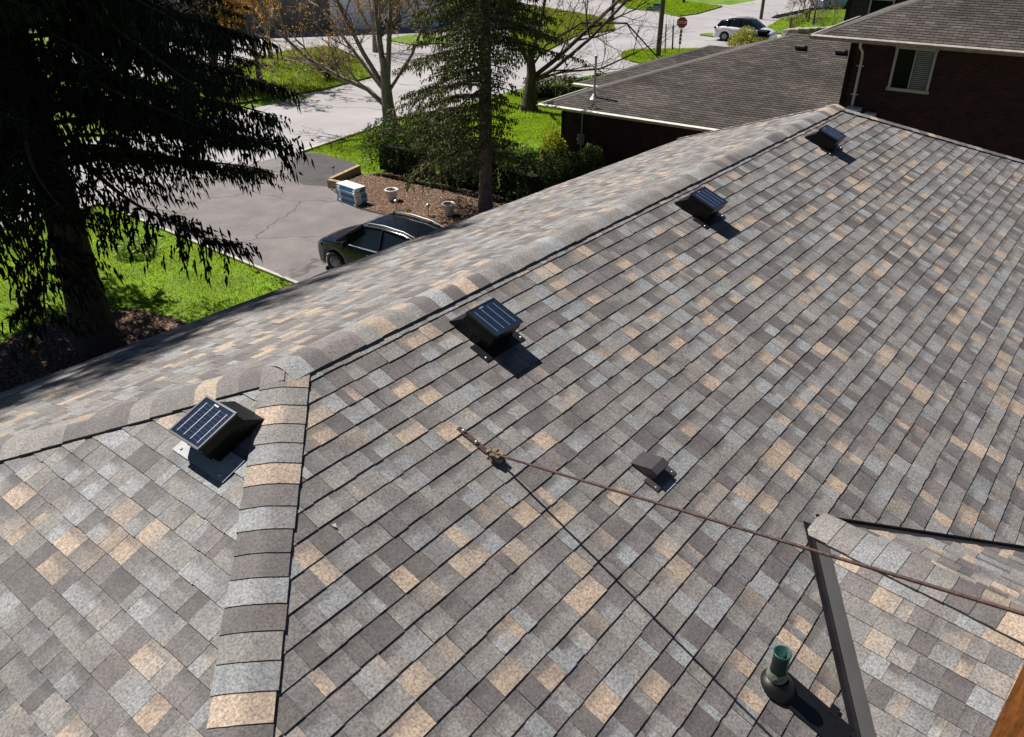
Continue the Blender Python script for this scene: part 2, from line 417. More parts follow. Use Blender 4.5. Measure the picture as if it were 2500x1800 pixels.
sub(shingle_field('shingle_slope', (0, 0, 0), (1, 0, 0), (0, c3, -s3),
    [(0, 0), (L, 0), (corner3[0], corner3[1]/c3), (-XE, 4.2/c3)], .1, parent=roofo, seed=13))['label'] = 'far slope seen at a grazing angle, in full sun'
kE = norm((corner3[0]-L, corner3[1], -corner3[1]*T3)); kD = norm((1, -1, -TP))
nEnd = norm(np.cross(kD, kE)); nEnd = nEnd*np.sign(nEnd[2]); uE = norm(np.cross(nEnd, (0, 0, 1))); vE = norm(np.cross(nEnd, uE)); vE = vE*(-np.sign(vE[2]))
lD = math.sqrt(YB*YB*2+(YB*TP)**2); lE = math.sqrt((corner3[0]-L)**2+corner3[1]**2+(corner3[1]*T3)**2)
sub(shingle_field('shingle_slope', (L, 0, 0), tuple(uE), tuple(vE), [(0, 0), (float(lD*kD@uE), float(lD*kD@vE)), (float(lE*kE@uE), float(lE*kE@vE))], .1, parent=roofo, seed=14))
def perp(nv, h, toward):
    k = np.cross(nv, h); k = norm(k); return tuple(k if k@np.array(toward, float) > 0 else -k)
n1 = (0, -sp, cp); n2 = (-sp, 0, cp); n3 = (0, s3, c3)
# caps: ridge, left front hip, left far hip, right hips
sub(cap_run('ridge_cap', (-.03, 0, 0), (1, 0, 0), (0, -cp, -sp), (0, c3, -s3), L+.1, roofo, seed=21))
h = norm((-1, -1, -TP)); sub(cap_run('hip_cap', tuple(h*.06), tuple(h), perp(n2, h, (0, 1, 0)), perp(n1, h, (1, 0, 0)), 7.2, roofo, seed=22))
h = norm((-1, 1.016, -TP)); sub(cap_run('hip_cap', tuple(h*.02), tuple(h), perp(n2, h, (0, -1, 0)), perp(n3, h, (1, 0, 0)), 6.1, roofo, seed=23))
sub(cap_run('hip_cap', (L, 0, 0), tuple(kD), perp(n1, kD, (-1, 0, 0)), perp(nEnd, kD, (1, 0, 0)), lD, roofo, seed=24))
sub(cap_run('hip_cap', (L, 0, 0), tuple(kE), perp(n3, kE, (-1, 0, 0)), perp(nEnd, kE, (1, 0, 0)), lE, roofo, seed=25))
# the last cap piece folded over the junction
# dormer / cross gable on the right
A = np.array([1.989, -2.772, -1.064]); rd = np.array([math.cos(R_(-95)), math.sin(R_(-95)), 0])
vl = norm((.794-1.989, -3.562+2.772, -1.367+1.064)); vr = norm((3.217-1.989, -3.991+2.772, -1.532+1.064))
def plane_axes(r, v):
    n = norm(np.cross(r, v)); n = n*np.sign(n[2]); dn = norm(np.cross(n, r)); dn = dn if dn[2] < 0 else -dn
    return n, dn
n4, d4 = plane_axes(rd, vl); n5, d5 = plane_axes(rd, vr)
gable = MB()
for v_, ln in ((vl, 3.8), (vr, 4.6)):
    a, b, c = A, A+rd*4.2, A+v_*ln; z = np.array([0, 0, .012])
    e_ = np.array([c[0], b[1]-.3, c[2]])
    gable.add([a-z, b-z, c-z], [(0, 1, 2)])
gab = sub(gable.build('cross_gable', M['deck'], house)); gab['label'] = 'small cross gable meeting the broad slope at the lower right'
for (n_, dn, v_, ln, sd_) in ((n4, d4, vl, 3.8, 31), (n5, d5, vr, 4.6, 32)):
    vu, vv = float(v_@rd)*ln, float(v_@dn)*ln
    off = .085                                        # shingles stop short of the valley metal
    ll = math.hypot(vu, vv); ox = off*ll/vv           # shift along the ridge
    sub(shingle_field('shingle_slope', tuple(A), tuple(rd), tuple(dn), [(ox, 0), (4.2, 0), (vu+ox, vv)], .1, parent=gab, seed=sd_, lift=.015, th=.006))
sub(cap_run('ridge_cap', tuple(A+rd*.07+np.array([0, 0, .006])), tuple(rd), tuple(d4), tuple(d5), 4.0, gab, seed=36, half=.165, lift=.016))
def valley(v_, nA, nB, dA, dB, wa, wb):
    v_ = np.array(v_); a = A+v_*.06; b = A+v_*4.2
    mb = MB(); up = np.array([0, 0, .019])
    kA = np.array(perp(nA, v_, dA)); kB = np.array(perp(nB, v_, dB))
    P = []
    for p in (a, b):
        P += [p+kA*wa+up, p+kA*.004+up*.6, p+up*1.35, p+kB*.004+up*.6, p+kB*wb+up]
    mb.add(P, [(j, j+1, j+6, j+5) for j in range(4)])
    return sub(mb.build('valley_flashing', M['flash'], gab))
valley(vl, n1, n4, (-1, 0, 0), (1, -1, 0), .055, .083)
valley(vr, n1, n5, (0, 1, 0), (0, -1, 0), .02, .083)
# walls of the near house
wl = MB(); fp = [(-3.6, 3.5, -1.75), (9.9, 2.1, -1.2), (15.5, -6.0, -2.6), (-3.6, -6.0, -2.6)]
for i in range(4):
    a, b = fp[i], fp[(i+1) % 4]
    wl.add([(a[0], a[1], G), (b[0], b[1], G), b, a], [(0, 1, 2, 3)])
sub(wl.build('wall', M['brick'], house))

# ---------------------------------------------------------------- fittings on the near roof
S1 = Matrix(((1, 0, 0), (0, -cp, -sp), (0, -sp, cp))).transposed()     # columns u,v,w of the broad slope (u x v points down)
def slopeM(origin_uvw, plane=1):
    if plane == 1: U, V, N = Vector((1, 0, 0)), Vector((0, -cp, -sp)), Vector((0, -sp, cp))
    else: U, V, N = Vector((0, -1, 0)), Vector((-cp, 0, -sp)), Vector((-sp, 0, cp))
    O = U*origin_uvw[0]+V*origin_uvw[1]+N*origin_uvw[2]
    m = Matrix((U, V, N)).transposed().to_4x4(); m.translation = O
    return m
def mirrored(mb): mb.f = [tuple(reversed(f)) for f in mb.f]; return mb
def solar_vent(u, v, plane, label, hook=False):
    """u,v = middle of the hood's foot; local x along the course, y down the slope, z off the roof"""
    root = empty('solar_vent', (0, 0, 0), 0, label, 'roof vent', 'solar roof vents along the ridge')
    mw = slopeM((u, v, .009), plane); 
    # the slope axes (u, v, n) are left-handed on both slopes, so flip x to keep a proper rotation
    fl = Matrix.Diagonal((-1, 1, 1, 1)); root.matrix_world = mw @ fl if mw.determinant() < 0 else mw
    fx = -1 if mw.determinant() < 0 else 1
    b = MB(); f = .005; sx_ = .0 if plane == 1 else .03*fx
    b.box((sx_, .15, f/2), (.43 if plane == 1 else .5, .17, f)); b.build('flashing', M['flash'] if plane == 1 else M['meter'], root)
    # hood: wedge body that flares up-slope
    hd = MB()
    low = [(-.155, -.205, .004), (.155, -.205, .004), (.145, .145, .004), (-.145, .145, .004)]
    mid = [(-.15, -.10, .11), (.15, -.10, .11), (.15, .185, .11), (-.15, .185, .11)]
    top = [(-.14, -.085, .168), (.14, -.085, .168), (.142, .188, .172), (-.142, .188, .172)]
    hd.add(low+mid+top, [(0, 1, 5, 4), (1, 2, 6, 5), (2, 3, 7, 6), (3, 0, 4, 7), (4, 5, 9, 8), (5, 6, 10, 9), (6, 7, 11, 10), (7, 4, 8, 11), (8, 9, 10, 11)])
    lv = hd
    for sx in (-1, 1):
        for k in range(7):
            lv.box((sx*.152, -.12+k*.042, .05), (.006, .008, .05))
    for k in range(7): lv.box((-.11+k*.036, .168, .06), (.012, .01, .05))
    hd.build('hood', M['black'], root)
    fr = MB(); z = .176
    for cx, cy, dx, dy in ((0, -.088, .296, .012), (0, .192, .296, .012), (-.142, .052, .012, .28), (.142, .052, .012, .28)): fr.box((cx, cy, z), (dx, dy, .016))
    fro = fr.build('panel_frame', M['alu'], root)
    pn = MB(); pn.box((0, .052, .1775), (.272, .268, .006)); po = pn.build('solar_panel', M['solar'], root)
    ln = MB()
    for k in range(4): ln.box((-.1+k*.066, .056, .1812), (.0026, .225, .0012))
    gl = MB()
    for k in range(9): gl.box((0, -.05+k*.026, .1808), (.25, .0007, .0008))
    gl.build('cell_line', M['alu'], po)
    ln.build('busbar', M['silver'], po)
    lg = MB()
    for k in range(5): lg.box((fx*(-.035+k*.008)-fx*.0, -.068, .1814), (.0055, .011-.003*(k % 2), .0012))
    lg.build('logo', M['silver'], po)
    for sx in (-1, 1):
        sc = MB(); sc.lathe([(.0, .012), (.008, .011), (.011, .004)], (sx*.195+sx_, .205, 0), 8); sc.build('screw', M['galv'], root)
    return root
solar_vent(1.365, .475, 1, 'solar roof vent with blue cells just right of where the hips meet the ridge')
solar_vent(4.72, .445, 1, 'solar roof vent halfway up the ridge, with one bright mark on its panel')
solar_vent(8.17, .455, 1, 'smallest looking solar roof vent near the far end of the ridge')
solar_vent(.085, .575, 2, 'nearest solar roof vent, its four pale lines clear, left of the thick hip cap')

def roof_vent(mw, label, s=1., m=None, group=None):
    root = empty('roof_vent', (0, 0, 0), 0, label, 'roof vent', group)
    fl = Matrix.Diagonal((-1, 1, 1, 1)); root.matrix_world = mw @ fl if mw.determinant() < 0 else mw
    m = m or M['brownvent']
    b = MB(); b.box((0, .095*s, .003), (.255*s, .11*s, .006)); b.build('flashing', m, root)
    hd = MB(); q = [(-.082, -.105, .004), (.082, -.105, .004), (.078, .062, .004), (-.078, .062, .004),
                    (-.08, .03, .078), (.08, .03, .078), (.08, .083, .072), (-.08, .083, .072), (-.079, .085, .035), (.079, .085, .035)]
    q = [tuple(x*s for x in p) for p in q]
    hd.add(q, [(0, 1, 5, 4), (4, 5, 6, 7), (7, 6, 9, 8), (8, 9, 2, 3), (0, 4, 7, 8, 3), (1, 2, 9, 6, 5)])
    hd.build('hood', m, root)
    for sx in (-1, 1):
        sc = MB(); sc.lathe([(0, .01), (.006, .009), (.008, .004)], (sx*.105*s, .125*s, 0), 8); sc.build('screw', M['galv'], root)
    return root
roof_vent(slopeM((1.365, 2.0, .009), 1), 'little brown box vent alone in the middle of the broad slope, above the rod')

# green plumbing stack with rubber boot
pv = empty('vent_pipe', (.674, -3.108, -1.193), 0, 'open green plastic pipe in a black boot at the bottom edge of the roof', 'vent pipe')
b = MB(); b.lathe([(.044, -.02), (.044, .248), (.048, .25), (.048, .262), (.041, .262), (.041, .05), (0, .05)], (0, 0, 0), 32); b.build('pipe', M['green'], pv)
b = MB(); b.lathe([(.046, .03), (.055, .045), (.052, .065), (.058, .085), (.05, .11), (.0455, .125)], (0, 0, 0), 24); b.build('sealant_ring', M['sealant'], pv)
Rs = Matrix((Vector((1, 0, 0)), Vector((0, cp, sp)), Vector((0, -sp, cp)))).transposed().to_4x4()
b = MB(); b.lathe([(.1, .012), (.092, .035), (.072, .052), (.056, .066), (.03, .08)], (0, -.01, 0), 28, M=Rs); b.build('boot', M['rubber'], pv)
b = MB(); b.box((.03, -.22, -.07), (.19, .42, .008), M=Rs); b.box((.13, -.30, -.1), (.07, .05, .014), M=Rs); b.build('plate_and_shadow', M['rubber'], pv)  # boot plate drawn out long and black to stand for the pipe's shadow

# rusty guy rod, its strap and clamp
C0 = Vector((.555, -1.251, -.43)); E0 = Vector((.186, -3.957, .339)); dr = (E0-C0)
rodE = C0+dr*1.35
st = empty('rod_anchor', (.548, -1.1, -.42), 0, 'rusty steel strap and crusted clamp screwed to the broad slope', 'anchor')
def rel(p, o): return Vector(p)-o.location
b = MB(); Rs1 = Rs.copy()
mid = Vector((.543, -1.085, -.4165+.012)); Rz = Rs @ Matrix.Rotation(R_(2), 4, 'Z')
b.box(rel(mid, st), (.036, .3, .007), M=Rz); b.build('strap', M['rust'], st)
for yy in (-.985, -1.09):
    b = MB(); b.lathe([(0, .012), (.009, .01), (.013, .0), (.013, -.004)], rel((.54, yy, yy*TP+.02), st), 10); b.build('bolt', M['galv'], st)
b = MB()
rr = random.Random(5)
for k in range(26):
    c = Vector((.556+rr.uniform(-.032, .03), -1.225+rr.uniform(-.055, .035), -.447+rr.uniform(-.02, .03)))
    b.box(rel(c, st), (rr.uniform(.015, .05), rr.uniform(.015, .045), rr.uniform(.012, .035)), M=Matrix.Rotation(rr.uniform(0, 3), 4, Vector((rr.random(), rr.random(), rr.random())).normalized()))
b.build('clamp', M['clamp'], st)
rod = MB(); rod.tube([C0 - dr.normalized()*.03, C0+dr*.5, rodE], .0078, 10)
ro = rod.build('guy_rod', M['rust']); tag(ro, 'long rusty round rod rising from the clamp across the roof to the right edge', 'rod')
# stained timber post close to the camera, standing on the cross gable
px, py = -.955, -3.93
post = MB(); post.box((px+.05, py-.15, (-1.55+3.2)/2), (.14, .3, 4.75), rz=R_(-10)); 
po = post.build('timber_post', M['stain']); tag(po, 'glossy orange stained timber post at the bottom right corner of the picture', 'post')
# litter on the shingles
for (x, y, s, lb) in ((-.544, -1.009, .022, 'white triangular scrap of plastic on the shingles right of the hip cap'), (4.85, -3.13, .02, 'thin white scrap lying on the right part of the broad slope')):
    b = MB(); z = y*TP+.012
    b.add([(x, y, z), (x+s, y-.3*s, z), (x+.35*s, y-1.5*s, z-1.2*s*TP+.004), (x+.4*s, y-.4*s, z+.008)], [(0, 1, 3), (1, 2, 3), (2, 0, 3), (0, 2, 1)])
    tag(b.build('plastic_scrap', M['litter']), lb, 'litter')

# ---------------------------------------------------------------- ground, roads
def sheet(name, pts, z, m, thick=0, label=None):
    mb = MB(); n = len(pts)
    a = sum(pts[i][0]*pts[(i+1) % n][1]-pts[(i+1) % n][0]*pts[i][1] for i in range(n))
    if a < 0: pts = pts[::-1]
    P = [(x, y, z) for x, y in pts]; mb.add(P, [tuple(range(n))])
    if thick: D = [(x, y, z-thick) for x, y in pts]; mb.add(P+D, [(i, i+n, (i+1) % n+n, (i+1) % n) for i in range(n)])
    o = mb.build(name, m); tag(o, label, None, None, 'structure'); return o
def smooth(pts, it=2):
    for _ in range(it):
        q = []
        for i in range(len(pts)):
            a, b = pts[i], pts[(i+1) % len(pts)]
            q += [(a[0]*.75+b[0]*.25, a[1]*.75+b[1]*.25), (a[0]*.25+b[0]*.75, a[1]*.25+b[1]*.75)]
        pts = q
    return pts
sheet('ground', [(-200, -150), (300, -150), (300, 300), (-200, 300)], G-.02, M['grassbase'])
sheet('road', [(-60, 25), (6.6, 25.0), (19.2, 25.2), (24.6, 26.1), (38, 26.4), (46, 25), (47, 12), (60, 10), (66, 20), (72, 26.3), (82, 28.4), (140, 27.5), (140, 42), (99, 39), (94.9, 37.6),
                   (88, 37.5), (88, 75), (78, 75), (72, 50), (66, 44), (60, 60), (20, 62), (27, 34), (-60, 35)], G, M['asphalt'])
sheet('driveway', [(10.0, 3), (9.95, 25.1), (19.0, 25.15), (19.3, 22), (18.4, 20.55), (16.4, 20.1), (15.5, 18.0), (15.7, 15.2), (16.0, 13.8), (16.2, 3)], G+.004, M['drive'])
sheet('road_apron', [(17.1, 23.5), (18.9, 25.1), (19.35, 24.3), (19.3, 22), (18.4, 20.6), (16.5, 20.2), (16.0, 21.2), (16.3, 22.4)], G+.008, M['newasphalt'])
sheet('mulch_bed', [(16.0, 3), (15.9, 13.8), (15.6, 15.2), (15.45, 17.6), (16.3, 20.0), (18.3, 20.5), (20.3, 19), (20.6, 3)], G+.03, M['soil'], .05)
sheet('mulch_bed', smooth([(2.6, 16.8), (5.8, 17.0), (6.8, 14.2), (6.2, 11.6), (3.0, 11.6), (1.6, 13.5)]), G+.012, M['soil'], .04)
grass_polys = dict(lawnA=[(44.2, 32.0), (55.9, 36.3), (58.9, 36.2), (61.8, 36.0), (66.5, 39.3), (69.2, 43.6), (71.6, 50.9), (64.2, 49.4), (52, 40)],
    tri=[(95, 60), (77.3, 44.3), (76.6, 40.5), (74.3, 36.6), (77.4, 36.2), (85.5, 37.3), (87.0, 42.2), (95, 52)],
    island=smooth([(49.8, 28.0), (48.6, 26.7), (48.0, 24.9), (49.9, 22), (56.6, 20), (57.4, 24.3), (54.1, 27.6), (53.0, 28.9), (51.5, 28.9)], 1),
    suv=[(63.6, 28.8), (63.4, 27.5), (65.3, 28.2), (64.4, 28.9)],
    right=[(71.8, 26.4), (79, 28.0), (90, 27.5), (95, 12), (72.4, 10), (69.7, 18), (68.7, 24.4)],
    verge=[(22, 42.5), (35.9, 48.0), (39.1, 47.2), (37.3, 41.5), (33.0, 35.7), (28.4, 34.9), (22, 35.5)],
    strip=[(44.6, 46.7), (47.8, 47.2), (49.5, 44.6), (46.4, 41.8), (44.0, 43.4)])
for k, p in grass_polys.items(): sheet('lawn', p, G+.11, M['grassbase'], .12)
for a, b in (((79.4, 29.3), (87.5, 29.1)), ((87.5, 29.1), (100, 28.8))):
    mb = MB(); mb.add([(*a, G), (*b, G), (b[0], b[1]-.5, G+.3), (a[0], a[1]-.5, G+.3)], [(0, 1, 2, 3)]); tag(mb.build('kerb', M['newasphalt']), None, None, None, 'structure')
sheet('bounce_soil', [(16.1, -30), (40, -30), (40, 12), (24.5, 12.9), (20.6, 12.4), (16.1, 6)], G+.006, M['soil'])  # soil sheet added to keep green grass bounce off the neighbour's gutters
kb = MB()                                              # concrete edging between lawn and driveway
kb.box((9.93, 14, G+.02), (.11, 22.2, .09)); tag(kb.build('kerb', M['concrete']), None, None, None, 'structure')
cr = MB(); cr.box((-8, 25.0, G+.02), (36, .16, .1)); cr.box((22, 25.55, G+.02), (6.2, .16, .1), rz=R_(9.4)); tag(cr.build('kerb', M['concrete']), None, None, None, 'structure')
# pavement cracks as thin dark seams along the road edge
def pts_in(poly, n):
    P = np.array(poly); lo, hi = P.min(0), P.max(0); out = np.empty((0, 2))
    while len(out) < n:
        q = rng.uniform(lo, hi, (n*2, 2)); ins = np.zeros(len(q), bool)
        for i in range(len(P)):
            a, b = P[i], P[(i+1) % len(P)]
            c = ((a[1] > q[:, 1]) != (b[1] > q[:, 1])) & (q[:, 0] < (b[0]-a[0])*(q[:, 1]-a[1])/(b[1]-a[1]+1e-12)+a[0]); ins ^= c
        out = np.vstack([out, q[ins]])
    return out[:n]
def grass(name, poly, n, z, hgt, wd, cols, label, hole=None):
    p = pts_in(poly, n)
    if hole is not None:
        for (cx, cy, rx, ry) in hole: p = p[((p[:, 0]-cx)/rx)**2+((p[:, 1]-cy)/ry)**2 > 1]
    n = len(p); a = rng.uniform(0, 2*np.pi, n); hh = hgt*rng.uniform(.5, 1.3, n)
    patch = .5+.5*np.sin(p[:, 0]*1.3+np.sin(p[:, 1]*.9)*2)*np.sin(p[:, 1]*1.7+np.cos(p[:, 0]*1.1)*2)
    hh *= .75+.5*patch
    lean = rng.uniform(-.6, .6, (n, 2))*hh[:, None]
    d = np.c_[np.cos(a), np.sin(a)]*wd/2
    V = np.zeros((n, 3, 3)); V[:, 0, :2] = p-d; V[:, 1, :2] = p+d; V[:, 2, :2] = p+lean; V[:, :, 2] = z; V[:, 2, 2] = z+hh
    F = np.arange(n*3).reshape(n, 3)
    t = np.clip(patch*.6+rng.uniform(0, .5, n), 0, 1)[:, None]
    col = np.array(cols[0])*(1-t)+np.array(cols[1])*t; col *= rng.uniform(.75, 1.25, (n, 1))
    o = npmesh(name, V.reshape(-1, 3), F, col, M['blade']); tag(o, label, 'grass', None, 'stuff'); return o
LG = ((.2, .34, .004), (.42, .55, .010)); MG = ((.19, .25, .012), (.36, .38, .03))
grass('grass', [(-14, 4), (9.9, 4), (9.9, 24.8), (-14, 24.8)], 150000, G-.02, .085, .028, LG, 'bright green lawn around the big spruce', [(4.4, 14.4, 2.2, 2.6)])
grass('grass', [(19.0, 10), (36, 14), (38, 26), (25, 25.9), (19.4, 25), (19.3, 21.9), (18.6, 20.6), (20.4, 19)], 80000, G-.02, .09, .035, LG, 'lawn beyond the hedge beside the brick wing')
grass('grass', grass_polys['island'], 12000, G+.11, .1, .05, LG, 'green verge around the utility pole and stop sign')
grass('grass', grass_polys['lawnA'], 26000, G+.11, .12, .07, MG, 'yellowish lawn across the street behind the bare tree')
grass('grass', grass_polys['tri'], 20000, G+.11, .12, .08, LG, 'triangular lawn across the junction')
grass('grass', grass_polys['right'], 16000, G+.11, .12, .08, LG, 'lawn beside the wooden railing')
grass('grass', grass_polys['verge'], 16000, G+.11, .16, .05, MG, 'rough grass verge under the orange budding tree')
def chips(name, poly, n, z, label):
    p = pts_in(poly, n); a = rng.uniform(0, 2*np.pi, n); l = rng.uniform(.025, .07, n); wd = rng.uniform(.008, .02, n)
    d = np.c_[np.cos(a), np.sin(a)]; e = np.c_[-d[:, 1], d[:, 0]]; t = rng.uniform(-.35, .35, (n, 2))
    V = np.zeros((n, 4, 3)); zz = z+rng.uniform(.004, .03, n)
    for k, (s1, s2) in enumerate(((-1, -1), (1, -1), (1, 1), (-1, 1))):
        V[:, k, :2] = p+d*(l*s1/2)[:, None]+e*(wd*s2/2)[:, None]; V[:, k, 2] = zz+t[:, 0]*l*s1/2+t[:, 1]*wd*s2/2
    base = np.array([(.3, .17, .1), (.42, .29, .19), (.11, .055, .035), (.55, .43, .32)])[rng.choice(4, n, p=[.4, .25, .25, .1])]*rng.uniform(.7, 1.2, (n, 1))
    o = npmesh(name, V.reshape(-1, 3), np.arange(n*4).reshape(n, 4), base, M['chip']); tag(o, label, 'mulch', None, 'stuff')
chips('bark_mulch', [(15.9, 9), (15.9, 13.8), (15.6, 15.2), (15.45, 17.6), (16.3, 20.0), (18.3, 20.4), (20, 19), (20.3, 9)], 26000, G+.03, 'brown bark mulch between driveway and hedge')
chips('bark_mulch', smooth([(2.7, 16.6), (5.7, 16.8), (6.6, 14.2), (6.2, 12), (3.0, 12), (1.8, 13.5)]), 16000, G+.012, 'reddish bark mulch ring at the foot of the big spruce')

# ---------------------------------------------------------------- vegetation builders
def leaf_cloud(P, size, cols, m, name, parent, up=0., elong=1.5):
    n = len(P); a = rng.normal(size=(n, 3)); a[:, 2] = a[:, 2]+up; a /= np.linalg.norm(a, axis=1)[:, None]
    t = rng.normal(size=(n, 3)); u = np.cross(a, t); u /= np.linalg.norm(u, axis=1)[:, None]; v = np.cross(a, u)
    s = size*rng.uniform(.6, 1.3, n)[:, None]
    V = np.stack([P-u*s*elong, P-v*s*.55, P+u*s*elong, P+v*s*.55], 1)
    return npmesh(name, V.reshape(-1, 3), np.arange(n*4).reshape(n, 4), cols, m, parent)
def noise3(P, f, seed=0):
    r = np.random.default_rng(seed); s = np.zeros(len(P))
    for k in range(6):
        d = r.normal(size=3)*f; s += np.sin(P@d+r.uniform(0, 6.28))
    return s/2.5
def hedge(name, pts, h, wd, n, cols, size, label, seed=1):
    """a hedge along a polyline"""
    root = empty(name, (pts[0][0], pts[0][1], G), 0, label, 'hedge')
    o0 = np.array(root.location)
    P = []; core = MB()
    seg = [np.linalg.norm(np.subtract(pts[i+1], pts[i])) for i in range(len(pts)-1)]; tot = sum(seg)
    for i in range(len(pts)-1):
        a, b = np.array(pts[i], float), np.array(pts[i+1], float); d = (b-a)/seg[i]; e = np.array([-d[1], d[0]])
        k = int(n*seg[i]/tot); t = rng.uniform(-.15, seg[i]+.15, k)
        ang = rng.uniform(-.2, np.pi+.2, k); rad = 1-np.abs(rng.normal(0, .14, k))
        # rounded box section
        cx = np.sign(np.cos(ang))*np.abs(np.cos(ang))**.5*wd/2*rad; cz = h*(.08+.92*np.abs(np.sin(ang))**.5*rad)
        q = np.c_[a[0]+d[0]*t+e[0]*cx, a[1]+d[1]*t+e[1]*cx, cz]
        bump = noise3(q, 1.5, seed)*.17+noise3(q, 5, seed+1)*.08
        q[:, 2] += bump*h*.5; q[:, 0] += e[0]*bump*np.sign(cx); q[:, 1] += e[1]*bump*np.sign(cx); P.append(q)
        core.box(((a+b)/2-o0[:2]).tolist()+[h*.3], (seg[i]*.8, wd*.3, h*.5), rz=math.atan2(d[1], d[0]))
    P = np.vstack(P); P[:, :2] -= o0[:2]; P[:, 2] = np.maximum(P[:, 2], .03)
    t = np.clip(.5+noise3(P, 3, seed+4)*.35+rng.normal(0, .25, len(P)), 0, 1)[:, None]
    col = np.array(cols[0])*(1-t)+np.array(cols[1])*t
    leaf_cloud(P, size, col, M['leaf'], 'foliage', root, .6)
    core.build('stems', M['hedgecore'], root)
    return root
def bush(name, loc, r, h, n, cols, size, label, cat='shrub', seed=1, stems=14, stemcol=None, m=None):
    root = empty(name, loc, 0, label, cat)
    d = rng.normal(size=(n, 3)); d[:, 2] = np.abs(d[:, 2])*1.0+.05; d /= np.linalg.norm(d, axis=1)[:, None]
    rad = rng.uniform(.55, 1.05, n)**.7; P = d*rad[:, None]; P[:, :2] *= r; P[:, 2] *= h
    P *= (1+noise3(d*3, 1.6, seed)*.13)[:, None]; P[:, 2] = np.maximum(P[:, 2], .03)
    t = np.clip(.5+noise3(P, 4, seed)*.3+rng.normal(0, .25, n), 0, 1)[:, None]
    col = np.array(cols[0])*(1-t)+np.array(cols[1])*t
    leaf_cloud(P, size, col, M['leaf'], 'foliage', root, .4)
    st = MB()
    for k in range(stems):
        a = rng.uniform(0, 6.28); rr = rng.uniform(.3, .95); tip = (r*rr*math.cos(a), r*rr*math.sin(a), h*rng.uniform(.6, 1.05))
        st.tube([(0, 0, 0), (tip[0]*.35, tip[1]*.35, tip[2]*.5), tip], [.02, .012, .004], 4)
    st.build('stems', m or M['bark'], root)
    return root

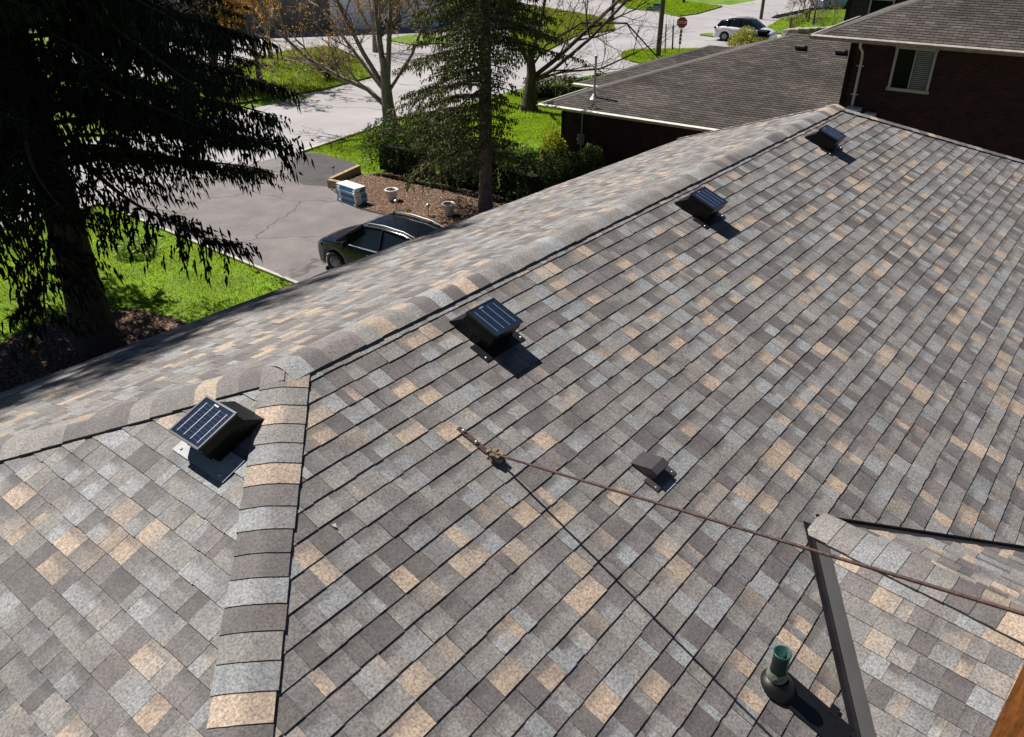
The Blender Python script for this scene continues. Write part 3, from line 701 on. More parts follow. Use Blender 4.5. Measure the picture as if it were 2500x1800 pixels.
def spruce(loc, H, z0, R, label, seed=1, nb=150, dens=1., col=((.006, .012, .004), (.024, .036, .01)), tr=.42, droop=1., cat='tree', tsize=1., cones=0, topz=None, gapfn=None, hang=.40, bark='bark', ex=.72):
    r = np.random.default_rng(seed); root = empty('spruce_tree', loc, 0, label, cat)
    tk = MB(); zz = np.linspace(0, H, 14)
    rad = [tr*((1-z/H)**.8)+.02 for z in zz]; rad[0] = tr*1.3; rad[1] *= 1.02
    tk.tube([(math.sin(z*.4)*.05, math.cos(z*.3)*.05, z) for z in zz], rad, 14)
    tk.build('trunk', M[bark], root)
    lm = MB(); TP_, TD, TL = [], [], []                 # twig position, direction, length
    CP = []
    for b in range(nb):
        f = (b+.5)/nb; z = z0+(H-z0)*f**.97
        rel_ = (z-z0)/(H-z0); ln = R*((1-rel_)**ex)*r.uniform(.62, 1.12)*(0.75+.25*min(1, rel_*6+.35))
        az = b*2.399+r.normal(0, .25)
        if gapfn and not gapfn(az, z): ln *= .35
        ln = max(ln, .4); ns = max(5, int(ln/.35)); pts = []
        for i in range(ns+1):
            s = i/ns; dz = droop*(.10*ln*s - .42*ln*s*s + .20*ln*max(0, s-.6)**1.5*2)
            a2 = az+.12*math.sin(s*3+b)
            pts.append(np.array([ln*s*math.cos(a2), ln*s*math.sin(a2), z+dz]))
        lm.tube(pts, [max(.008, (.016+.011*ln)*(1-.85*i/ns)) for i in range(ns+1)], 5, cap=False)
        # side twigs
        nt_ = int(ln*dens*9)
        for k in range(nt_):
            s = r.uniform(.12, 1)**.8; i = min(ns-1, int(s*ns)); fr = s*ns-i; p = pts[i]*(1-fr)+pts[i+1]*fr
            side = 1 if k % 2 else -1; a2 = az+side*r.uniform(.5, 1.25); l2 = ln*.30*(1.15-s*.75)*r.uniform(.5, 1.1)+.12
            e = np.array([math.cos(a2), math.sin(a2), -.28*droop+r.normal(0, .08)]); m2 = max(2, int(l2/.11))
            q0 = p; 
            for j in range(m2):
                q = p+e*l2*(j+.6)/m2+np.array([0, 0, -.10*l2*((j+1)/m2)**2])
                h_ = r.uniform(.5, 1.0)*tsize
                # hanging sprays
                for g_ in range(2):
                    dd = np.array([e[0]*.18+r.normal(0, .1+.2*g_), e[1]*.18+r.normal(0, .1+.2*g_), -1.0*droop+r.normal(0, .15)+(.5 if g_ else 0)])
                    TP_.append(q+r.normal(0, .03, 3)); TD.append(dd/np.linalg.norm(dd)); TL.append(h_*(hang if g_ == 0 else .2))
            if m2 > 3 and k % 3 == 0: lm.tube([p, p+e*l2*.9], [.008, .003], 3, cap=False)
        for k in range(int(ln*1.5)):
            s = r.uniform(.2, 1); i = min(ns-1, int(s*ns)); TP_.append(pts[i]+r.normal(0, .05, 3)); TD.append(norm(pts[i+1]-pts[i]+np.array([0, 0, .25]))); TL.append(.22*tsize)
        if cones and r.random() < .7:
            for k in range(cones): s = r.uniform(.55, 1); i = min(ns-1, int(s*ns)); CP.append(pts[i]+r.normal(0, .16, 3)*np.array([1, 1, .3])-np.array([0, 0, .1]))
    lm.build('limbs', M['bark'], root)
    P, D, Ln = np.array(TP_), np.array(TD), np.array(TL); n = len(P)
    t = r.normal(size=(n, 3)); u = np.cross(D, t); u /= np.linalg.norm(u, axis=1)[:, None]; v = np.cross(D, u)
    wv = (.02+.012*r.random(n))[:, None]*tsize
    a0 = P; m1 = P+D*(Ln*.35)[:, None]; tip = P+D*Ln[:, None]
    ring = [m1+(u*math.cos(x)+v*math.sin(x))*wv for x in (0, 2.09, 4.19)]
    V = np.stack([a0]+ring+[tip], 1).reshape(-1, 3)
    f = np.array([(0, 1, 2), (0, 2, 3), (0, 3, 1), (1, 4, 2), (2, 4, 3), (3, 4, 1)])
    F = (np.arange(n)[:, None, None]*5+f[None]).reshape(-1, 3)
    tt = np.clip(r.random(n)*.7+.3*(.5+.5*noise3(P, 1.3, seed)), 0, 1)[:, None]
    cc = (np.array(col[0])*(1-tt)+np.array(col[1])*tt); cc = np.repeat(cc, 6, 0)
    npmesh('crown', V, F, cc, M['needle'], root)
    if CP:
        cb = MB()
        for p in CP: cb.tube([p, p-np.array([0, 0, .03]), p-np.array([0, 0, .1]), p-np.array([.005, 0, .16])], [.006, .022, .022, .006], 5)
        tag(cb.build('cones', M['barkpale'], root), kind='stuff')
    return root

def bare_tree(name, loc, label, limbs, trunkpts, tr, m, seed=1, depth=4, leafcols=None, leafn=1.0, leafsize=.03, cat='tree', minr=.006, kids=(3, 4)):
    """trunkpts: local trunk line; limbs: list of (start index, polyline of local points, radius)"""
    r = np.random.default_rng(seed); root = empty(name, loc, 0, label, cat)
    tk = MB(); n = len(trunkpts); rad = [tr*(1-.55*i/(n-1)) for i in range(n)]; rad[0] *= 1.3
    tk.tube(trunkpts, rad, 12); tk.build('trunk', m, root)
    br = MB(); tips = []
    def grow(p, d, l, rd, dep):
        k = 4; pts = [p]; q = p.copy(); dd = d.copy()
        for i in range(k):
            dd = norm(dd+r.normal(0, .13, 3)+np.array([0, 0, .05])); q = q+dd*l/k; pts.append(q)
        br.tube(pts, [rd*(1-.55*i/k) for i in range(k+1)], 5 if rd > .03 else 3, cap=False)
        spawn(pts, rd, l, dep)
    def spawn(pts, rd, l, dep):
        if dep <= 0:
            tips.extend(pts[1:]); return
        nk = r.integers(kids[0], kids[1]+1)
        for c in range(nk):
            s = r.uniform(.25, 1); i = min(len(pts)-2, int(s*(len(pts)-1))); fr = s*(len(pts)-1)-i; p = pts[i]*(1-fr)+pts[i+1]*fr
            base = norm(pts[i+1]-pts[i]); o = r.normal(size=3); o = norm(o-base*(o@base))
            nd = norm(base*.75+o*r.uniform(.45, .9)+np.array([0, 0, .12]))
            grow(p, nd, l*r.uniform(.45, .72), max(minr, rd*.5), dep-1)
        grow(pts[-1], norm(pts[-1]-pts[-2]), l*.55, max(minr, rd*.45), dep-1)
    for poly, rd, dep in limbs:
        P = [np.array(p, float) for p in poly]
        br.tube(P, [rd*(1-.5*i/(len(P)-1)) for i in range(len(P))], 7, cap=False)
        tot = sum(np.linalg.norm(P[i+1]-P[i]) for i in range(len(P)-1)); spawn(P, rd*.8, tot*.5, dep)
        for i in range(1, len(P)-1): grow(P[i], norm(norm(P[i+1]-P[i])+r.normal(0, .6, 3)), tot*.3, rd*.4, max(1, dep-1))
    br.build('branches', m, root)
    if leafcols is not None:
        T = np.array(tips); k = int(len(T)*leafn); idx = r.integers(0, len(T), k); P = T[idx]+r.normal(0, .07, (k, 3))
        t = r.random(k)[:, None]; cc = np.array(leafcols[0])*(1-t)+np.array(leafcols[1])*t
        leaf_cloud(P, leafsize, cc, M['leaf'], 'leaves', root, 0, 1.1)
    return root

# big spruce on the left
RT = np.array([.6225, -.7826, 0]); FW = np.array([.7826, .6225, 0])     # picture right / away directions on the ground
spruce((4.55, 14.62, G), 23.4, 4.3, 5.9, 'huge dark spruce with a thick black trunk and hanging cones at the left', seed=4, nb=300, dens=1.25, tr=.41, cones=4, tsize=.92, ex=.6, hang=.36)
spruce((-.3, 16.2, G), 26.2, 6.0, 5.0, 'second dark spruce standing left of the huge spruce at the left edge', seed=9, nb=220, dens=.8, tr=.42, cones=2, tsize=1.5, ex=.4)
spruce((2.2, 20.0, G), 31.6, 6.0, 5.3, 'third dark spruce behind and left of the huge spruce', seed=10, nb=200, dens=.8, tr=.4, tsize=1.6, ex=.4)
spruce((24.5, 39.5, G), 10, .8, 3.2, 'dark spruce across the street behind the tip of the big spruce', seed=16, nb=80, dens=.9, tr=.2, tsize=1.3, hang=.3)
spruce((17.85, 13.56, G), 14.5, 2.1, 3.7, 'olive green spruce with a grey bare trunk rising from the mulch bed', seed=5, nb=240, dens=1.5, tr=.22, col=((.04, .06, .016), (.24, .27, .08)), tsize=.8, droop=.75, hang=.24, bark='barkgrey', gapfn=lambda a, z: not (math.cos(a+.899) > -.1 and z < 5.6))
spruce((22.6, 17.7, G), 13.5, 6.6, 2.7, 'black green spruce standing behind the grey trunked spruce', seed=15, nb=100, dens=1.0, tr=.2, col=((.01, .018, .008), (.04, .05, .02)), tsize=1.0, hang=.28)

# street maple with rusty buds
def L3(*p): return [tuple(np.array(a)) for a in p]
def scr(r_, f_, z_): v = RT*r_+FW*f_; return (v[0], v[1], z_)
BUD = ((.6, .2, .02), (.8, .5, .05))
bare_tree('street_tree', (23.6, 24.27, G), 'budding street tree with orange buds and many rising limbs left of the grey trunked spruce',
    [([scr(-.05, 0, 1.2), scr(-1.0, .3, 2.0), scr(-2.3, .5, 2.5), scr(-3.6, .3, 3.3), scr(-4.8, 0, 4.6)], .13, 3),
     ([scr(-.1, 0, 2.0), scr(-1.0, 0, 3.6), scr(-1.8, .3, 5.2), scr(-2.6, .4, 7.2)], .12, 3),
     ([scr(-.1, 0, 2.2), scr(-.25, .1, 4.2), scr(-.3, .1, 6.2), scr(-.5, .0, 9)], .15, 4),
     ([scr(.0, 0, 2.4), scr(.25, -.2, 4.4), scr(.5, .1, 6.8), scr(.8, 0, 9)], .13, 3),
     ([scr(.05, 0, 2.0), scr(1.2, -.2, 3.6), scr(2.0, .2, 5.4), scr(2.8, 0, 7)], .08, 3),
     ([scr(-.1, .1, 1.8), scr(-1.6, .8, 3.6), scr(-3.0, 1.2, 5.4), scr(-4.0, 1.0, 7.6)], .09, 3)],
    [scr(0, 0, -.05), scr(-.02, 0, .8), scr(-.08, 0, 1.5), scr(-.1, 0, 2.5), scr(-.1, 0, 3.4)], .38, M['barkpale'], seed=3, kids=(4, 5), leafcols=BUD, leafn=.7, leafsize=.04)
bare_tree('street_tree', (31.9, 22.5, G), 'bare street tree leaning its long branches right over the road',
    [([scr(.1, 0, 1.6), scr(1.4, 0, 2.6), scr(3.2, .3, 4.2), scr(5.2, .3, 6.0), scr(6.6, 0, 7.6)], .13, 3),
     ([scr(.1, 0, 1.4), scr(1.2, -.3, 2.1), scr(3.0, -.4, 3.6), scr(5.0, -.2, 5.6)], .12, 3),
     ([scr(.2, 0, 1.5), scr(1.6, -.5, 2.0), scr(3.6, -.6, 2.2), scr(5.4, -.6, 3.0)], .07, 3),
     ([scr(0, 0, 2.0), scr(.8, .2, 3.2), scr(2.6, .6, 4.2), scr(4.9, .6, 4.2), scr(6.6, .6, 2.6)], .07, 3),
     ([scr(0, 0, 2.4), scr(.5, .2, 4.2), scr(.9, .3, 6.2)], .12, 3), ([scr(-.1, 0, 2.4), scr(-1.2, .2, 4.5), scr(-1.8, .3, 6.2)], .12, 3)],
    [scr(0, 0, -.05), scr(.02, 0, .9), scr(.1, 0, 1.8), scr(0, 0, 3.0)], .4, M['bark'], seed=8, leafcols=((.12, .06, .03), (.25, .15, .05)), leafn=.22, leafsize=.035)
# budding trees across the street, top left
for i, (x, y, h_, sd_, lb, dens) in enumerate(((27, 39, 7, 21, 'orange budding tree across the street behind the tip of the big spruce', 3.0), (33, 46, 8, 22, 'tall budding tree farther behind, at the top edge left of the middle', 2.5), (40, 43, 6, 23, 'thin bare tree standing in front of the pale garage doors', .5), (20, 45, 8, 26, 'budding tree across the street hidden behind the big spruce', 1.2))):
    limbs = []
    rr = np.random.default_rng(sd_)
    for k in range(5):
        a = k*1.25+rr.random(); l = h_*.5
        limbs.append(([(0, 0, h_*.2), (l*.25*math.cos(a), l*.25*math.sin(a), h_*.4), (l*.5*math.cos(a), l*.5*math.sin(a), h_*.72), (l*.6*math.cos(a), l*.6*math.sin(a), h_)], .07, 3))
    bare_tree('budding_tree', (x, y, G), lb, limbs, [(0, 0, 0), (0, 0, h_*.2), (.05, 0, h_*.5)], .17, M['barkpale'], seed=sd_, leafcols=BUD, leafn=dens, leafsize=.07)
# far right ornamental shrubs/trees
bare_tree('weeping_tree', (76.5, 24.0, G+.1), 'small bare brown weeping tree on the lawn left of the dark brick house',
    [([(0, 0, 1.4), (1.0*math.cos(a), 1.0*math.sin(a), 2.4), (1.8*math.cos(a), 1.8*math.sin(a), 1.9), (2.1*math.cos(a), 2.1*math.sin(a), .8)], .05, 3) for a in np.arange(0, 6.2, .9)],
    [(0, 0, 0), (.05, 0, .8), (0, 0, 1.6)], .14, M['barkgrey'], seed=31, minr=.012)
bare_tree('bare_shrub', (80.5, 26.2, G+.1), 'tan bare shrub with orange buds beside the side street', [([(0, 0, .3), (.7*math.cos(a), .7*math.sin(a), 1.4), (1.2*math.cos(a), 1.2*math.sin(a), 2.8)], .04, 3) for a in np.arange(0, 6.2, 1.0)],
    [(0, 0, 0), (0, 0, .3), (0, 0, .6)], .12, M['barkpale'], seed=32, leafcols=BUD, leafn=.35, leafsize=.06, minr=.012)
bush('red_shrub', (67.6, 26.3, G), 1.0, 1.2, 700, ((.16, .08, .05), (.3, .17, .1)), .06, 'reddish brown leafless shrub at the foot of the thin pole behind the white car', seed=3, stems=60)
bush('green_shrub', (79, 20.5, G+.1), 1.1, 1.3, 900, ((.05, .12, .01), (.2, .32, .03)), .08, 'fresh green shrub against the dark brick house at the top', seed=4)
bush('golden_shrub', (60.2, 22.9, G), 1.6, 1.35, 3200, ((.16, .17, .015), (.42, .42, .04)), .06, 'golden yellow shrub in front of the white car', seed=5, stems=30)
bush('golden_shrub', (24.15, 15.35, G), .62, 1.5, 3600, ((.3, .34, .01), (.62, .62, .03)), .038, 'bright yellow green shrub against the corner of the brick wing', seed=6)
bush('reed_clump', (30.5, 37, G+.1), 1.8, 1.7, 900, ((.16, .17, .05), (.3, .3, .1)), .05, 'pale yellow green clump of thin stems on the verge across the street', seed=7, stems=240, m=M['fencewood'])
bush('flower_clump', (8.3, 19.6, G), .7, .45, 900, ((.15, .28, .02), (.5, .6, .2)), .05, 'pale green leafy clump on the lawn beside the driveway', seed=8, stems=10)
# hedges
DG = ((.02, .045, .01), (.07, .115, .025))
hedge('hedge', [(19.3, 20.6), (19.6, 17.5), (19.9, 14.6), (19.6, 12.6)], 1.95, 1.5, 21000, DG, .038, 'tall dark rounded hedge behind the mulch bed and white pots', 2)
hedge('hedge', [(20.3, 13.8), (22.0, 13.6), (24.4, 13.5)], 1.15, 1.3, 11000, ((.035, .07, .012), (.16, .2, .04)), .036, 'lower sunlit hedge running to the brick wing', 3)
hedge('hedge', [(34.0, 24.3), (37.2, 21.6), (39.6, 19.8)], 1.15, 1.1, 9000, ((.02, .04, .01), (.07, .1, .025)), .045, 'clipped dark hedge by the road behind the brick wing', 4)

# ---------------------------------------------------------------- neighbouring house
nb_o = Vector((24.9, 8, G)); AZ = R_(94.5)
nh = empty('neighbour_house', nb_o, 0, 'brick neighbouring house with brown tab shingles, a low wing and a tall block', 'house')
def nfix(o): return W.fix(o, nb_o)
ev = np.array([math.cos(AZ), math.sin(AZ), 0.]); out = np.array([-math.sin(AZ), math.cos(AZ), 0]) # out = towards -x (our side)
if out[0] > 0: out = -out
inn = -out
EZ = -4.5; EP = np.array([24.86, 12.887, EZ]) - ev*0    # a point of the low eave (drip line)
TN = .33; cn = math.cos(math.atan(TN)); sn = math.sin(math.atan(TN))
Cn = EP+ev*3.45                                         # front corner of the low roof
Ce = EP-ev*9.0
vN = inn*(-cn)+np.array([0, 0, -sn])                    # down the slope towards us
def up_(p, k): return p+inn*k*cn+np.array([0, 0, sn*k])
# polygon in (u along -ev from corner, v down slope measured from ridge)
RD = 7.9                                                # slope length from ridge to eave
hipu = RD*cn                                            # 45 degree hip
Or = Cn+inn*(RD*cn)+np.array([0, 0, RD*sn])
low = MB()
def q3(p): return tuple(p)
ridgeA = Or-ev*hipu*1.02
ridgeB = Or-ev*12.5
low.add([q3(Cn), q3(ridgeA), q3(ridgeB), q3(Ce)], [(0, 3, 2, 1)])
backC = Cn+inn*(2*RD*cn)
low.add([q3(Cn), q3(ridgeA), q3(backC)], [(0, 1, 2)])
low.add([q3(ridgeA), q3(ridgeB), q3(ridgeB+inn*RD*cn-np.array([0, 0, RD*sn])), q3(backC)], [(0, 1, 2, 3)])
low.v = [(x, y, z-.02) for x, y, z in low.v]
lowr = nfix(low.build('roof', M['deck'], nh)); lowr['label'] = 'long low roof of the wing'
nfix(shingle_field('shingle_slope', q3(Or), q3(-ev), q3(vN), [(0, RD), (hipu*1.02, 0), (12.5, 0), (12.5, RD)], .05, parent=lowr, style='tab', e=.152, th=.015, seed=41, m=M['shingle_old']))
hN = norm(ridgeA-Cn); nN = norm(np.cross(ev, vN)); nN = nN*np.sign(nN[2])
nB = norm(np.cross(backC-Cn, ridgeA-Cn)); nB = nB*np.sign(nB[2])
nfix(cap_run('hip_cap', q3(ridgeA), q3(-hN), perp(nN, hN, -ev), perp(nB, hN, ev), float(np.linalg.norm(ridgeA-Cn)), lowr, seed=42, old=True, e=.28, half=.14))
nfix(cap_run('ridge_cap', q3(ridgeB), q3(ev), q3(vN), q3(inn*cn-np.array([0, 0, sn])), float(np.linalg.norm(ridgeA-ridgeB)), lowr, seed=43, old=True, e=.28, half=.14))
# second, farther wing
C2 = np.array([29.12, 17.75, EZ]); R2 = 4.75; Or2 = C2+inn*(R2*cn)+np.array([0, 0, R2*sn]); rA2 = Or2-ev*R2*cn*1.0
l2 = MB(); l2.add([q3(C2), q3(rA2), q3(Or2-ev*9), q3(C2-ev*9)], [(0, 3, 2, 1)]); bc2 = C2+inn*(2*R2*cn); l2.add([q3(C2), q3(rA2), q3(bc2)], [(0, 1, 2)])
l2.v = [(x, y, z-.02) for x, y, z in l2.v]; l2o = nfix(l2.build('roof', M['deck'], nh)); l2o['label'] = 'farther parallel roof of the front wing'
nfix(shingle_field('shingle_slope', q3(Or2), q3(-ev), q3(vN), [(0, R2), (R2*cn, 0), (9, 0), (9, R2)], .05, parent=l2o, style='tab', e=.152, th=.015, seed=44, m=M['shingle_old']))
h2 = norm(rA2-C2); nB2 = norm(np.cross(bc2-C2, rA2-C2)); nB2 = nB2*np.sign(nB2[2])
nfix(cap_run('hip_cap', q3(rA2), q3(-h2), perp(nN, h2, -ev), perp(nB2, h2, ev), float(np.linalg.norm(rA2-C2)), l2o, seed=45, old=True, e=.28, half=.14))
def gutter(mb, a, b, o_):
    a, b, o_ = np.array(a), np.array(b), np.array(o_); z = np.array([0, 0, 1.])
    prof = [(0, .03), (0, -.11), (.05, -.12), (.11, -.06), (.13, -.005), (.125, .0)]
    P = [p+o_*x+z*y for p in (a, b) for x, y in prof]; n = len(prof)
    mb.add(P, [(i, (i+1) % n, (i+1) % n+n, i+n) for i in range(n)]+[tuple(range(n)), tuple(range(n, 2*n))[::-1]])
gm = MB(); gutter(gm, Cn+ev*.05, Ce, out); gutter(gm, C2+ev*.05, C2-ev*3, out); gutter(gm, Cn+ev*.02, Cn+inn*4, ev)
nfix(gm.build('gutter', M['gutterw'], nh))
# walls of the wings
wn = MB()
Wc = Cn+inn*.45-ev*.75; We = Ce+inn*.45
def wall(mb, a, b, z0, z1, t=.2, side=None):
    a, b = np.array(a), np.array(b); s = np.array(side)*t
    P = [(a[0], a[1], z0), (b[0], b[1], z0), (b[0], b[1], z1), (a[0], a[1], z1)]; Q = [(p[0]+s[0], p[1]+s[1], p[2]) for p in P]
    mb.add(P+Q, [(0, 1, 2, 3), (7, 6, 5, 4), (0, 4, 5, 1), (1, 5, 6, 2), (2, 6, 7, 3), (3, 7, 4, 0)])
wall(wn, Wc, We, G, EZ-.05, .2, inn)
wall(wn, Wc+ev*0, Wc+inn*5.0, G, EZ-.05, .2, -ev)
W2 = C2+inn*.45-ev*.6
wall(wn, W2, W2-ev*6, G, EZ-.05, .2, inn); wall(wn, W2, W2+inn*7.5, G, EZ-.05, .2, -ev)
nfix(wn.build('wall', M['brick'], nh))
sf = MB(); z = EZ-.055                                   # soffit boards under the eaves
for a_, b_, d_ in ((Cn, Ce, .48),):
    sf.add([(a_[0], a_[1], z), (b_[0], b_[1], z), tuple((b_+inn*d_)[:2])+(z,), tuple((a_+inn*d_)[:2])+(z,)], [(0, 1, 2, 3)])
nfix(sf.build('soffit', M['gutterw'], nh))
# tall block
X0 = 24.75; Yc = 4.50; EZ2 = -.92
TC = np.array([X0, Yc, 0]); TE = TC-ev*14
tw = MB(); wall(tw, TC, TE, G, EZ2+.1, .2, inn); wall(tw, TC, TC+inn*9, G, EZ2+.1, .2, -ev)
two = nfix(tw.build('wall', M['brick'], nh)); two['label'] = 'tall shaded brick wall of the two storey block'
gc = TC+out*.5+ev*1.05; gc[2] = EZ2; ge = gc-ev*16; TU = .4; cu = math.cos(math.atan(TU)); su = math.sin(math.atan(TU))
RU = 5.6; OrU = gc+inn*RU*cu+np.array([0, 0, RU*su]); vU = -inn*cu-np.array([0, 0, su])
rAU = OrU-ev*RU*cu; bcU = gc+inn*2*RU*cu
tr_ = MB(); tr_.add([q3(gc), q3(rAU), q3(OrU-ev*16), q3(ge)], [(0, 3, 2, 1)]); tr_.add([q3(gc), q3(rAU), q3(bcU)], [(0, 1, 2)])
tr_.v = [(x, y, z-.02) for x, y, z in tr_.v]
tro = nfix(tr_.build('roof', M['deck'], nh)); tro['label'] = 'upper roof of the tall block'
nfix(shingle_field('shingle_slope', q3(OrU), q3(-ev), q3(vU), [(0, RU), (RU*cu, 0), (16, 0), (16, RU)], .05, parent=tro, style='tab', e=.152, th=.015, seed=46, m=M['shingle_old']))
hU = norm(rAU-gc); nU = norm(np.cross(ev, vU)); nU *= np.sign(nU[2]); nBU = norm(np.cross(bcU-gc, rAU-gc)); nBU *= np.sign(nBU[2])
nfix(cap_run('hip_cap', q3(rAU), q3(-hU), perp(nU, hU, -ev), perp(nBU, hU, ev), float(np.linalg.norm(rAU-gc)), tro, seed=47, old=True, e=.28, half=.14))
gm = MB(); gutter(gm, gc+ev*.05, ge, out); gutter(gm, gc+ev*.02, gc+inn*6, ev); nfix(gm.build('gutter', M['gutterb'], nh))
sf = MB(); z = EZ2-.06
sf.add([(gc[0], gc[1], z), (ge[0], ge[1], z), tuple((ge+inn*.55)[:2])+(z,), tuple((gc+inn*.55)[:2])+(z,)], [(0, 1, 2, 3)])
sf.add([(gc[0], gc[1], z-.003), tuple((gc+inn*9)[:2])+(z-.003,), tuple((gc+inn*9-ev*1.1)[:2])+(z-.003,), tuple((gc-ev*1.1)[:2])+(z-.003,)], [(0, 1, 2, 3)])
nfix(sf.build('soffit', M['gutterb'], nh))
# window of the tall block
def window(cy, cz, wd, hg, X, parent, fix, blind=True, mfr=None, mullion=True):
    c = np.array([X, cy, cz]); mfr = mfr or M['frame']; ang = AZ
    Mz = Matrix.Rotation(AZ-math.pi/2, 4, 'Z')
    f = MB()
    for dy, dz, sy, sz in ((0, hg/2, wd+.12, .07), (0, -hg/2, wd+.14, .09), (-wd/2, 0, .07, hg), (wd/2, 0, .07, hg)):
        f.box(c+ev*dy+np.array([0, 0, dz])+out*.035, (.11, sy, sz), M=Mz)
    if mullion: f.box(c+np.array([0, 0, 0])+out*.02, (.05, .035, hg), M=Mz)
    fo = fix(f.build('window', mfr, parent))
    p = MB(); p.box(c+out*.006, (.012, wd-.04, hg-.05), M=Mz); fix(p.build('pane', M['glass'], fo))
    if blind:
        b = MB()
        for k in range(int(hg/.055)): b.box(c-ev*wd*.24+np.array([0, 0, -hg/2+.06+k*.055])+out*.016, (.006, wd*.42, .038), M=Mz)
        fix(b.build('blind', M['blind'], fo))
    return fo
cw = TC-ev*1.92
window(cw[1], -1.72, 1.08, 1.2, cw[0], nh, nfix)
# rain pipe
dp = MB(); a = TC-ev*.42+out*.05; b_ = gc-ev*1.45+out*.05
dp.tube([(b_[0], b_[1], EZ2-.1), (b_[0], b_[1], EZ2-.22), (a[0], a[1]+.02, EZ2-.42), (a[0], a[1], EZ2-.6), (a[0], a[1], -4.6)], .042, 8)
nfix(dp.build('downspout', M['gutterw'], nh))
for z in (-1.75, -2.6):
    bk = MB(); bk.box((a[0], a[1], z), (.02, .22, .03), M=Matrix.Rotation(AZ-math.pi/2, 4, 'Z')); nfix(bk.build('pipe_bracket', M['gutterw'], nh))
# white box and panel tops seen behind the ridge end
bx = MB(); bx.box((24.42, 3.95, -3.42), (.5, .42, .95)); bx.box((24.5, 3.42, -3.5), (.3, .3, .9)); tag(bx.build('utility_cabinet', M['white']), 'white wall cabinet below the downspout, peeping over the far end of the ridge', 'cabinet')
# meter and conduit on the wing wall
mp = Wc-ev*1.0+out*.06
me_ = empty('electricity_meter', (mp[0], mp[1], -5.75), 0, 'grey electricity meter with round glass on the brick wing', 'meter')
b = MB(); b.box((-.02, 0, 0), (.16, .26, .42)); b.build('meter_box', M['meter'], me_); b = MB(); b.box((-.02, .0, -1.0), (.1, .16, .2)); b.build('junction_box', M['meter'], me_)
b = MB(); b.lathe([(.0, .1), (.07, .1), (.085, .06), (.09, 0)], (-.1, .02, .02), 16, M=Matrix.Rotation(-math.pi/2, 4, 'Y')); b.build('meter_glass', M['galv'], me_)
b = MB(); b.tube([(0, -.02, .2), (0, -.02, 1.15)], .03, 8); b.tube([(0, 0, -.2), (0, 0, -1.0)], .025, 8); b.build('conduit', M['meter'], me_)
# mast on the wing roof
def onN(x, y): # height of the low roof above a point
    d = (np.array([x, y, 0])-np.array([EP[0], EP[1], 0]))@inn; return EZ+d*TN
ms = empty('antenna_mast', (25.72, 14.48, onN(25.72, 14.48)), 0, 'pale metal service mast with a flared white foot on the low roof', 'mast')
b = MB(); b.lathe([(.2, -.05), (.12, .03), (.07, .12), (.05, .14)], (0, 0, 0), 16); b.build('base_flashing', M['galv'], ms)
b = MB(); b.tube([(0, 0, 0), (0, 0, 1.55)], .045, 10); b.build('pole', M['galv'], ms)
b = MB(); b.lathe([(.034, 1.5), (.06, 1.5), (.06, 1.58), (.02, 1.62), (0, 1.62)], (0, 0, 0), 12); b.build('weather_cap', M['galv'], ms)
b = MB(); b.tube([(.03, 0, .4), (.1, -.5, .1), (-.1, -.8, -.03), (-.35, -.2, -.08)], .007, 4); b.tube([(0, 0, 1.55), (1.5, 7, 2.2), (3.2, 15, 3.6)], .009, 4, cap=False); b.build('cable', M['rubber'], ms)
# box vents near the ridge of the low roof
def vN_at(p): 
    m = Matrix((Vector(-ev), Vector(vN), Vector(nN))).transposed().to_4x4(); m.translation = Vector(p)+Vector(nN)*.02; return m
for (x, y, lb) in ((31.55, 8.5, 'brown box vent right of the neighbouring hip, just below its ridge'), (31.6, 6.9, 'dark box vent on the neighbouring low roof directly under the upper gutter')):
    roof_vent(vN_at((x, y, onN(x, y))), lb, 2.3, M['brownvent'], 'box vents on the neighbouring low roof')
v3 = roof_vent(vN_at((32.7, 10.6, onN(32.5, 10.6)-.1)), 'black vent sticking up behind the hip in front of the white car bumper', 2.6, M['black'], 'box vents on the neighbouring low roof')

# far dark brick house
fo_ = Vector((48, 4, G)); fh = empty('dark_brick_house', fo_, 0, 'dark brick house with a cream framed window behind the upper roof', 'house')
def ffix(o): return W.fix(o, fo_)
fw = MB(); fc = np.array([44.9, 11.25, 0]); wall(fw, fc, fc-ev*12, G, .8, .25, inn); wall(fw, fc, fc+inn*9, G, .8, .25, -ev); ffix(fw.build('wall', M['brickdark'], fh))
fr = MB(); a_ = fc+out*.5+ev*.5; a_[2] = .7; b_ = a_-ev*13; c_ = a_+inn*5-ev*5+np.array([0, 0, 2.]); d_ = b_+inn*5+ev*0+np.array([0, 0, 2.]); e_ = a_+inn*10
fr.add([q3(a_), q3(b_), q3(d_), q3(c_)], [(0, 1, 2, 3)]); fr.add([q3(a_), q3(c_), q3(e_)], [(0, 1, 2)]); fr.add([q3(c_), q3(d_), q3(d_+inn*5-np.array([0, 0, 2.])), q3(e_)], [(0, 1, 2, 3)])
ffix(fr.build('roof', M['shingle_old'], fh))
window(9.45, -2.35, 1.12, 1.55, 44.83, fh, ffix, False, M['frame'], False)

